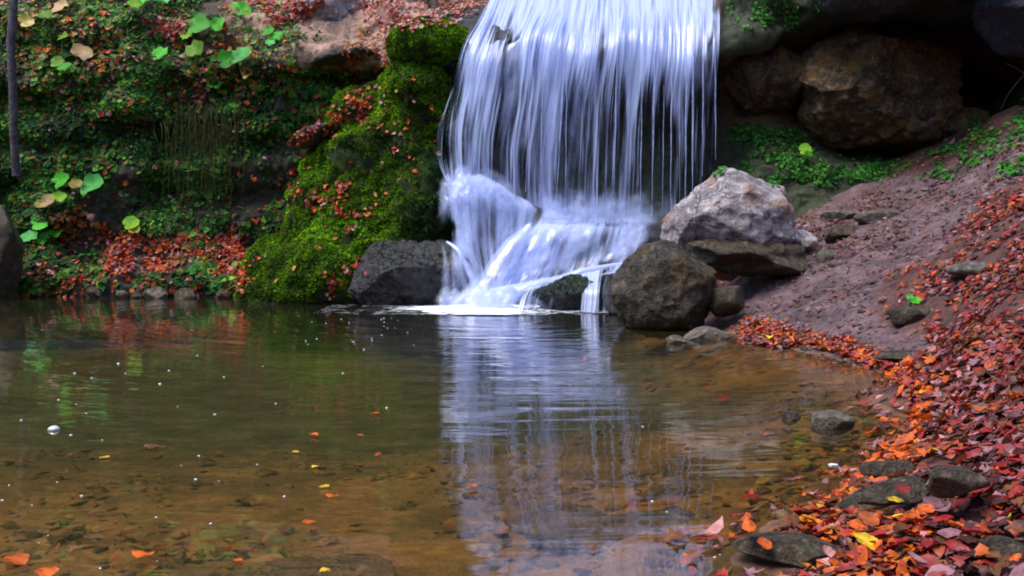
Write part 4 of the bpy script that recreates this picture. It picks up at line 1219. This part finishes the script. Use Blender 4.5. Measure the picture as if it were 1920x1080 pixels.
def pix_scatter(n, poly, names, rs_, box=None):
    xs, ys = [q[0] for q in poly], [q[1] for q in poly]
    out = []
    n = int(n * 1.3)
    X_ = rs_.uniform(min(xs) - 20, max(xs) + 20, n)
    Y_ = rs_.uniform(min(ys) - 18, max(ys) + 18, n)
    m = inpoly(X_ + 14 * vnoise(np.stack([X_, Y_, X_ * 0], -1) * 0.035, 3) + rs_.normal(size=n) * 7, Y_ + 12 * vnoise(np.stack([X_, Y_, X_ * 0], -1) * 0.035, 8) + rs_.normal(size=n) * 6, poly)
    m &= vnoise(np.stack([X_, Y_, X_ * 0], -1) * 0.05, 5) > rs_.uniform(-1.0, 0.25, n)
    for x, y in zip(X_[m], Y_[m]):
        h_ = hit(x, y, names)
        if h_ is not None:
            out.append((h_[0], h_[1]))
    return (np.array([a for a, _ in out]), np.array([b for _, b in out])) if out else (np.zeros((0, 3)), np.zeros((0, 3)))


rs = np.random.RandomState(21)
# ivy over the left wall (world-space scatter on the cliff)
Pi, Ni = sample_mesh(cliff_me, 95000, rs, vmask=((cpx > -450) & (cpx < 720) & (vv[:, None] > 1.02) & (vv[:, None] < 9.4)).ravel())
Ni = Ni * np.sign(np.sum(Ni * (np.array([0, 0, CAMH + 1.5]) - Pi), 1, keepdims=True))
ipx, ipy, _ = proj(Pi)
nzv = fbm(Pi * np.array([1, 1, 0.6]), 1.5, 4, 55) + 0.5 * fbm(Pi, 6, 3, 56)
dens_ = np.where((ipx > -500) & (ipx < 700) & (ipy > -60) & (ipy < 552), 0.52 + 1.1 * nzv, -1)
dens_ -= 0.32 * np.exp(-((ipx - 400) / 130.0) ** 2 - ((ipy - 340) / 90.0) ** 2)
dens_ -= 0.9 * ((ipx > 560) & (ipy < 130)) + 0.5 * ((ipx > 420) & (ipy < 50))
dens_ += 0.18 * (ipy < 300) - 0.35 * ((ipy > 440) & (ipy < 515) & (ipx > 200) & (ipx < 460))
m = rs.rand(len(Pi)) < np.clip(dens_, 0, 1) * 0.9
Pi, Ni, ipx, ipy = Pi[m], Ni[m], ipx[m], ipy[m]
ci = pick(len(Pi), [((0.012, 0.055, 0.010), 4), ((0.025, 0.11, 0.014), 3.4), ((0.06, 0.19, 0.015), 2.0), ((0.09, 0.06, 0.012), 1.0), ((0.13, 0.28, 0.02), 0.8), ((0.12, 0.2, 0.12), 0.2), ((0.26, 0.06, 0.015), 0.5)], rs, 0.3)
ci = ci * np.clip(1 + 1.7 * fbm(Pi, 3.2, 4, 12), 0.25, 2.2)[:, None]
print("ivy", len(Pi))
scatter("ivy", Pi, Ni + [0, -0.3, 0.35], rs.uniform(0.03, 0.11, len(Pi)) * np.clip(1 + 1.2 * fbm(Pi, 2.0, 3, 14), 0.5, 1.6), ci, IVY, M['ivy'], 0.4, 0.03, 2)
# drier, warmer leaves over the left slope, litter on the top, red drift at the foot
PW, NW, CW, SW = [], [], [], []


def patchleaf(n, poly, names, pal, smin, smax):
    a, b = pix_scatter(n, poly, names, rs)
    if len(a) == 0: return
    PW.append(a); NW.append(b)
    CW.append(pick(len(a), pal, rs)); SW.append(rs.uniform(smin, smax, len(a)))


RED = [(CR, 3), ((0.45, 0.05, 0.012), 3), (OR, 2), (PK, 1), (BR, 1.5)]
TAN = [((0.42, 0.2, 0.05), 2), (OR, 2), (PK, 1.5), (BR, 2)]
patchleaf(2600, [(205, 440), (260, 445), (330, 455), (440, 430), (470, 470), (440, 520), (380, 495), (290, 500), (230, 520), (205, 500)], ['cliff'], RED, 0.05, 0.09)
patchleaf(900, [(20, 520), (60, 470), (200, 420), (300, 520), (420, 540), (430, 556), (20, 553)], ['cliff'], RED + TAN, 0.05, 0.09)
patchleaf(350, [(90, 400), (170, 390), (180, 430), (100, 440)], ['cliff'], TAN, 0.06, 0.11)
patchleaf(2600, [(430, 0), (600, 0), (570, 25), (520, 45), (470, 10)], None, [(CR, 2), (PK, 3), ((0.5, 0.1, 0.04), 3), (BR, 1)], 0.05, 0.09)
patchleaf(900, [(265, 30), (300, 30), (355, 52), (350, 70), (280, 72)], None, [(PK, 2), ((0.5, 0.08, 0.03), 3), (CR, 2)], 0.05, 0.09)
patchleaf(1500, [(660, 0), (920, 0), (880, 30), (740, 60), (690, 50)], None, [(PK, 3), ((0.5, 0.1, 0.04), 2), (CR, 1), ((0.5, 0.3, 0.2), 2)], 0.05, 0.08)
patchleaf(500, [(640, 80), (740, 60), (730, 110), (650, 130)], None, TAN, 0.05, 0.08)
patchleaf(500, [(10, 0), (240, 0), (230, 130), (30, 140)], None, TAN + [((0.2, 0.25, 0.03), 3)], 0.05, 0.12)
patchleaf(300, [(330, 80), (480, 80), (480, 190), (330, 190)], None, TAN, 0.05, 0.10)
# along the ridges of the mossy rock
for poly, nn in [([(630, 200), (690, 180), (690, 220), (620, 240), (560, 270), (545, 262)], 700), ([(575, 370), (640, 350), (652, 375), (630, 392), (570, 385)], 420), ([(500, 400), (560, 310), (580, 320), (540, 390), (450, 450), (430, 440)], 420),
                 ([(430, 505), (470, 500), (470, 540), (440, 545)], 260), ([(645, 405), (690, 405), (685, 425), (650, 420)], 90), ([(690, 230), (740, 255), (735, 270), (690, 245)], 120), ([(640, 140), (720, 130), (720, 200), (640, 190)], 160),
                 ([(400, 560), (430, 530), (500, 480), (510, 490), (450, 545), (430, 562)], 180), ([(605, 520), (690, 480), (690, 500), (640, 540), (630, 570), (605, 570)], 240), ([(740, 150), (830, 150), (840, 260), (700, 420), (500, 560), (560, 400)], 130)]:
    patchleaf(nn, poly, None, RED if nn > 200 else TAN + RED, 0.045, 0.08)
patchleaf(800, [(0, 0), (560, 0), (560, 110), (470, 210), (120, 230), (0, 240)], ['cliff'], TAN + [((0.16, 0.3, 0.03), 3), ((0.3, 0.32, 0.03), 1.5), (CR, 1)], 0.045, 0.10)
patchleaf(260, [(0, 230), (330, 210), (540, 230), (480, 400), (150, 400), (0, 330)], ['cliff'], TAN + [((0.12, 0.26, 0.05), 4), (CR, 1.5)], 0.04, 0.09)
scatter("leaf_litter", np.concatenate(PW), np.concatenate(NW) + [0, -0.1, 0.5], np.concatenate(SW), np.concatenate(CW), LT, M['leaf'], 0.4, 0.03, 3)

# clods and pebbles on the path, pebbles and sunken debris on the near pool bed
PB = []
for s_ in range(4):
    pv, pf = rock_shape((0.5, 0.42, 0.3), 300 + s_, cuts=6, cut=(0.5, 0.85), sub=2, rough=0.1)
    PB.append((pv, pf))
n_ = 26000
X = rs.uniform(0.8, 5, n_); Yy = rs.uniform(5, 11.5, n_)
Z = ground_z(X, Yy)
Pp = np.stack([X, Yy, Z - 0.004], -1)
qx, qy, _ = proj(Pp)
kk = inpoly(qx, qy, PATH) & (Z > 0) & (rs.rand(n_) < 0.25 + 1.3 * np.clip(fbm(Pp, 2.4, 4, 19), -0.2, 0.5))
Pp = Pp[kk]
sz = 0.012 + 0.09 * rs.rand(len(Pp)) ** 5
scatter("gravel", Pp, np.tile([0, 0, 1.0], (len(Pp), 1)), sz, pick(len(Pp), [((0.12, 0.07, 0.075), 3), ((0.06, 0.035, 0.035), 3), ((0.22, 0.16, 0.16), 1), ((0.14, 0.05, 0.04), 1)], rs), PB, M['ground'], 0.25, 0, 41)
n_ = 9000
X = rs.uniform(-4.2, 1.9, n_); Yy = rs.uniform(2.0, 6.2, n_)
Z = ground_z(X, Yy)
Pp = np.stack([X, Yy, Z], -1)
kk = (Z < -0.01) & (rs.rand(n_) < (0.45 + 1.2 * fbm(Pp, 1.8, 4, 29)) * np.clip((0.30 + Z) / 0.2, 0, 1))
Pp = Pp[kk]
sz = 0.015 + 0.07 * rs.rand(len(Pp)) ** 4
scatter("pebbles", Pp, np.tile([0, 0, 1.0], (len(Pp), 1)), sz, pick(len(Pp), [((0.19, 0.10, 0.038), 3), ((0.11, 0.062, 0.024), 3), ((0.25, 0.15, 0.07), 1), ((0.12, 0.085, 0.03), 1.5)], rs), PB, M['ground'], 0.2, 0, 43)
kk = rs.rand(len(Pp)) < 0.30
scatter("sunken_leaves", Pp[kk] + [0.03, 0.02, 0.012], np.tile([0, 0, 1.0], (kk.sum(), 1)), rs.uniform(0.04, 0.07, kk.sum()), pick(kk.sum(), [((0.17, 0.075, 0.02), 3), ((0.08, 0.04, 0.015), 4), ((0.24, 0.15, 0.03), 1), ((0.26, 0.06, 0.012), 0.7)], rs), LT, M['leaf'], 0.15, 0, 44)

# green undergrowth under the overhang on the right
GP, GN = [], []
for poly, nn in [([(1350, 240), (1500, 250), (1540, 290), (1700, 300), (1800, 270), (1740, 330), (1560, 345), (1480, 330), (1350, 340)], 7500), ([(1740, 310), (1800, 250), (1850, 210), (1930, 150), (1940, 340), (1880, 330), (1840, 290), (1780, 340)], 5200), ([(1370, 0), (1540, 0), (1530, 40), (1450, 55), (1380, 60)], 900)]:
    a, b = pix_scatter(nn, poly, None, rs)
    GP.append(a); GN.append(b)
GP, GN = np.concatenate(GP), np.concatenate(GN)
q = fbm(GP, 2.8, 4, 91) > -0.06
GP, GN = GP[q], GN[q]
gc = pick(len(GP), [((0.03, 0.15, 0.012), 4), ((0.05, 0.26, 0.02), 3.5), ((0.015, 0.05, 0.01), 3), ((0.12, 0.28, 0.05), 0.6)], rs, 0.3)
scatter("undergrowth", GP, GN + [0, -0.3, 0.5], rs.uniform(0.025, 0.055, len(GP)), gc, IVY, M['ivy'], 0.5, 0.03, 5)

# ------------------------------------------------------------------ broad-leaved plants on the left bank
def round_leaf(n=14, seed=0, notch=0.5):
    rs_ = np.random.RandomState(seed)
    V = [(0, 0, 0)]
    for ring_, r_ in ((1, 0.5), (2, 1.0)):
        for i in range(n):
            a = 2 * math.pi * i / n
            rr = r_ * 0.5 * (1 + 0.17 * rs_.uniform(-1, 1) * (ring_ == 2)) * (1 - notch * math.exp(-((a - math.pi) / 0.45) ** 2)) * (1 + 0.15 * math.cos(a))
            V.append((rr * math.cos(a), rr * math.sin(a), 0.26 * r_ * r_ * (rs_.rand() - 0.25) + 0.10 * abs(math.sin(a)) * r_))
    F = [[0, 1 + i, 1 + (i + 1) % n] for i in range(n)]
    for i in range(n):
        a, b, c, d = 1 + i, 1 + (i + 1) % n, 1 + n + (i + 1) % n, 1 + n + i
        F += [[a, d, c], [a, c, b]]
    return np.array(V), np.array(F)


RL = [round_leaf(16, s) for s in range(5)]
PM = {'bright': leaf_mat("leaf_bright_green", (0.07, 0.46, 0.025), 0.55, 0.35, 0.2), 'lime': leaf_mat("leaf_lime", (0.20, 0.45, 0.02), 0.55, 0.35, 0.2), 'yellow': leaf_mat("leaf_fading", (0.5, 0.38, 0.05), 0.45, 0.3), 'tan': leaf_mat("leaf_withered", (0.42, 0.27, 0.12), 0.6, 0.2), 'mint': leaf_mat("leaf_mint", (0.10, 0.50, 0.10), 0.55, 0.3, 0.2)}


def plant(leaves, label, base=None):
    """leaves: (px, py, width_px, material, roll)"""
    ctr = hit(np.mean([l[0] for l in leaves]), max(l[1] for l in leaves) + 12, ['cliff', 'ground'])
    b = ctr[0]
    root = tag(empty("broadleaf_plant", b), label, 'plant')
    for i, (px_, py_, w, m_, ro) in enumerate(leaves):
        h_ = hit(px_, py_)
        p = h_[0] + np.array([0, -0.12, 0.05])
        sc = w * p[1] / FPX
        tv, tf = RL[rl.randint(0, 5)]
        N_ = Vector((rl.uniform(-0.35, 0.35), -0.75, 0.65 + rl.uniform(-0.2, 0.2))).normalized()
        Mx = np.array(N_.to_track_quat('Z', 'Y').to_matrix() @ Matrix.Rotation(ro, 3, 'Z'))
        V_ = (tv * sc) @ Mx.T + p - b
        link("leaf", mesh_np("leaf", V_, tf), PM[m_], root)
        mid_ = (p - b) * 0.5 + np.array([0, -0.04, 0.06])
        sv, sf = tube([np.zeros(3) + [0, 0.05, -0.02], mid_, p - b], [0.008, 0.006, 0.004], 5)
        link("stem", mesh_np("stem", sv, sf), M['stem'], root)
    return root


plant([(278, 8, 48, 'bright', 0.2), (312, 10, 34, 'mint', 1.5), (262, 22, 28, 'lime', 2.5)], "plant with three bright green round leaves at the top of the left slope")
plant([(374, 60, 46, 'bright', 0.3), (411, 61, 34, 'bright', 1.1), (358, 78, 24, 'lime', 2.2)], "bright green plant right of the red leaf patch on the left slope")
plant([(455, 118, 44, 'mint', 0.3), (426, 125, 40, 'bright', 0.2), (372, 107, 40, 'lime', 1.9)], "plant with long light green leaves above the hanging moss")
plant([(305, 113, 32, 'bright', 0.9), (318, 133, 22, 'bright', 1.9)], "small green plant with two upright leaves left of the tan leaves")
plant([(458, 30, 30, 'bright', 0.4), (466, 38, 18, 'lime', 0.9), (448, 22, 20, 'bright', 2.9)], "small leafy green plant just left of the red leaf carpet")
plant([(505, 70, 26, 'bright', 0.4), (522, 82, 28, 'bright', 1.4), (512, 92, 18, 'mint', 2.4)], "small green plant beside the pale rock on the left slope")
plant([(113, 128, 28, 'lime', 0.3), (128, 138, 28, 'bright', 1.5), (124, 80, 22, 'lime', 0.5), (128, 146, 18, 'lime', 2.2)], "yellowish green plant growing below a withered tan leaf")
plant([(55, 52, 30, 'yellow', 0.5), (118, 25, 36, 'tan', 0.2), (160, 112, 40, 'tan', 1.0), (92, 42, 26, 'lime', 2.0)], "fading plant with yellow and withered tan leaves at the upper left")
plant([(175, 358, 48, 'mint', 0.2), (120, 348, 36, 'bright', 0.8), (150, 356, 24, 'yellow', 2.0)], "plant with a big mint green leaf low on the left bank")
plant([(95, 387, 34, 'tan', 0.1), (118, 380, 26, 'lime', 0.9), (85, 392, 20, 'yellow', 2.2)], "half withered plant below the big mint green leaf")
plant([(80, 428, 34, 'bright', 0.4), (112, 446, 30, 'bright', 1.1), (66, 452, 30, 'mint', 2.1), (92, 455, 28, 'bright', 3.0)], "bushy bright green plant at the left end above the pool")
plant([(250, 428, 34, 'lime', 0.6), (258, 440, 22, 'yellow', 1.8)], "yellow green plant at the upper edge of the red leaf drift")
plant([(466, 151, 22, 'yellow', 0.4), (420, 182, 20, 'lime', 1.0), (405, 170, 22, 'bright', 1.5)], "small plant with a yellow leaf above the dark wall")
plant([(1502, 291, 26, 'lime', 0.4), (1510, 300, 16, 'bright', 1.4)], "small lime green plant in front of the ochre boulder")
plant([(1694, 572, 20, 'mint', 0.4), (1704, 577, 16, 'bright', 1.4)], "tiny green plant growing on the dark bank rock")

# ------------------------------------------------------------------ hanging moss curtain, sapling, twig, roots
t_ = []
rs = np.random.RandomState(33)
hb = at(385, 300, 13.2)
for i in range(110):
    x = 385 + rs.normal() * 38
    y0 = 190 + rs.uniform(0, 60)
    y1 = y0 + rs.uniform(30, 190)
    pts = [at(x + (2 + 4 * rs.rand()) * math.sin(k * 0.6 + i), y0 + (y1 - y0) * k / 7, 13.12 + 0.05 * rs.rand()) for k in range(8)]
    t_.append(tube(np.array(pts) - hb, [0.007 * (1 - k / 9) for k in range(8)], 4))
V, F = join(t_)
M['hang'] = rock_mat("hanging_moss", (0.03, 0.035, 0.008), (0.07, 0.08, 0.014), (0.12, 0.12, 0.03), rough=0.9, bump=0.3, scale=4)
tag(link("hanging_moss", mesh_np("hanging_moss", V, F), M['hang'], loc=hb), "olive moss hanging in long strings down the dark left wall", 'moss')

sb = at(30, 330, 12.5)
tr = tag(empty("sapling", sb), "thin purplish grey sapling stem at the far left edge", 'tree')
pts = [at(31, 330, 12.5), at(26, 250, 12.45), at(24, 160, 12.4), at(20, 80, 12.4), at(26, 0, 12.4), at(24, -120, 12.5), at(30, -300, 12.6)]
V, F = tube(np.array(pts) - sb, [0.05, 0.05, 0.048, 0.05, 0.048, 0.045, 0.04], 9)
link("trunk", mesh_np("trunk", V, F), M['bark'], tr)
twb = at(1880, 205, 11.4)
V, F = join([tube(np.array([at(1877, 205, 11.4), at(1888, 180, 11.35), at(1905, 158, 11.3), at(1922, 138, 11.2), at(1960, 110, 11.1)]) - twb, [0.006, 0.008, 0.009, 0.010, 0.011], 6), tube(np.array([at(1922, 138, 11.2), at(1905, 128, 11.2), at(1885, 118, 11.25)]) - twb, [0.009, 0.008, 0.004], 6)])
tag(link("twig", mesh_np("twig", V, F), M['bark'], loc=twb), "bare grey forked twig hanging before the dark recess at right", 'twig')
for o in list(bpy.data.objects):
    if '_r' in o.keys(): del o['_r']
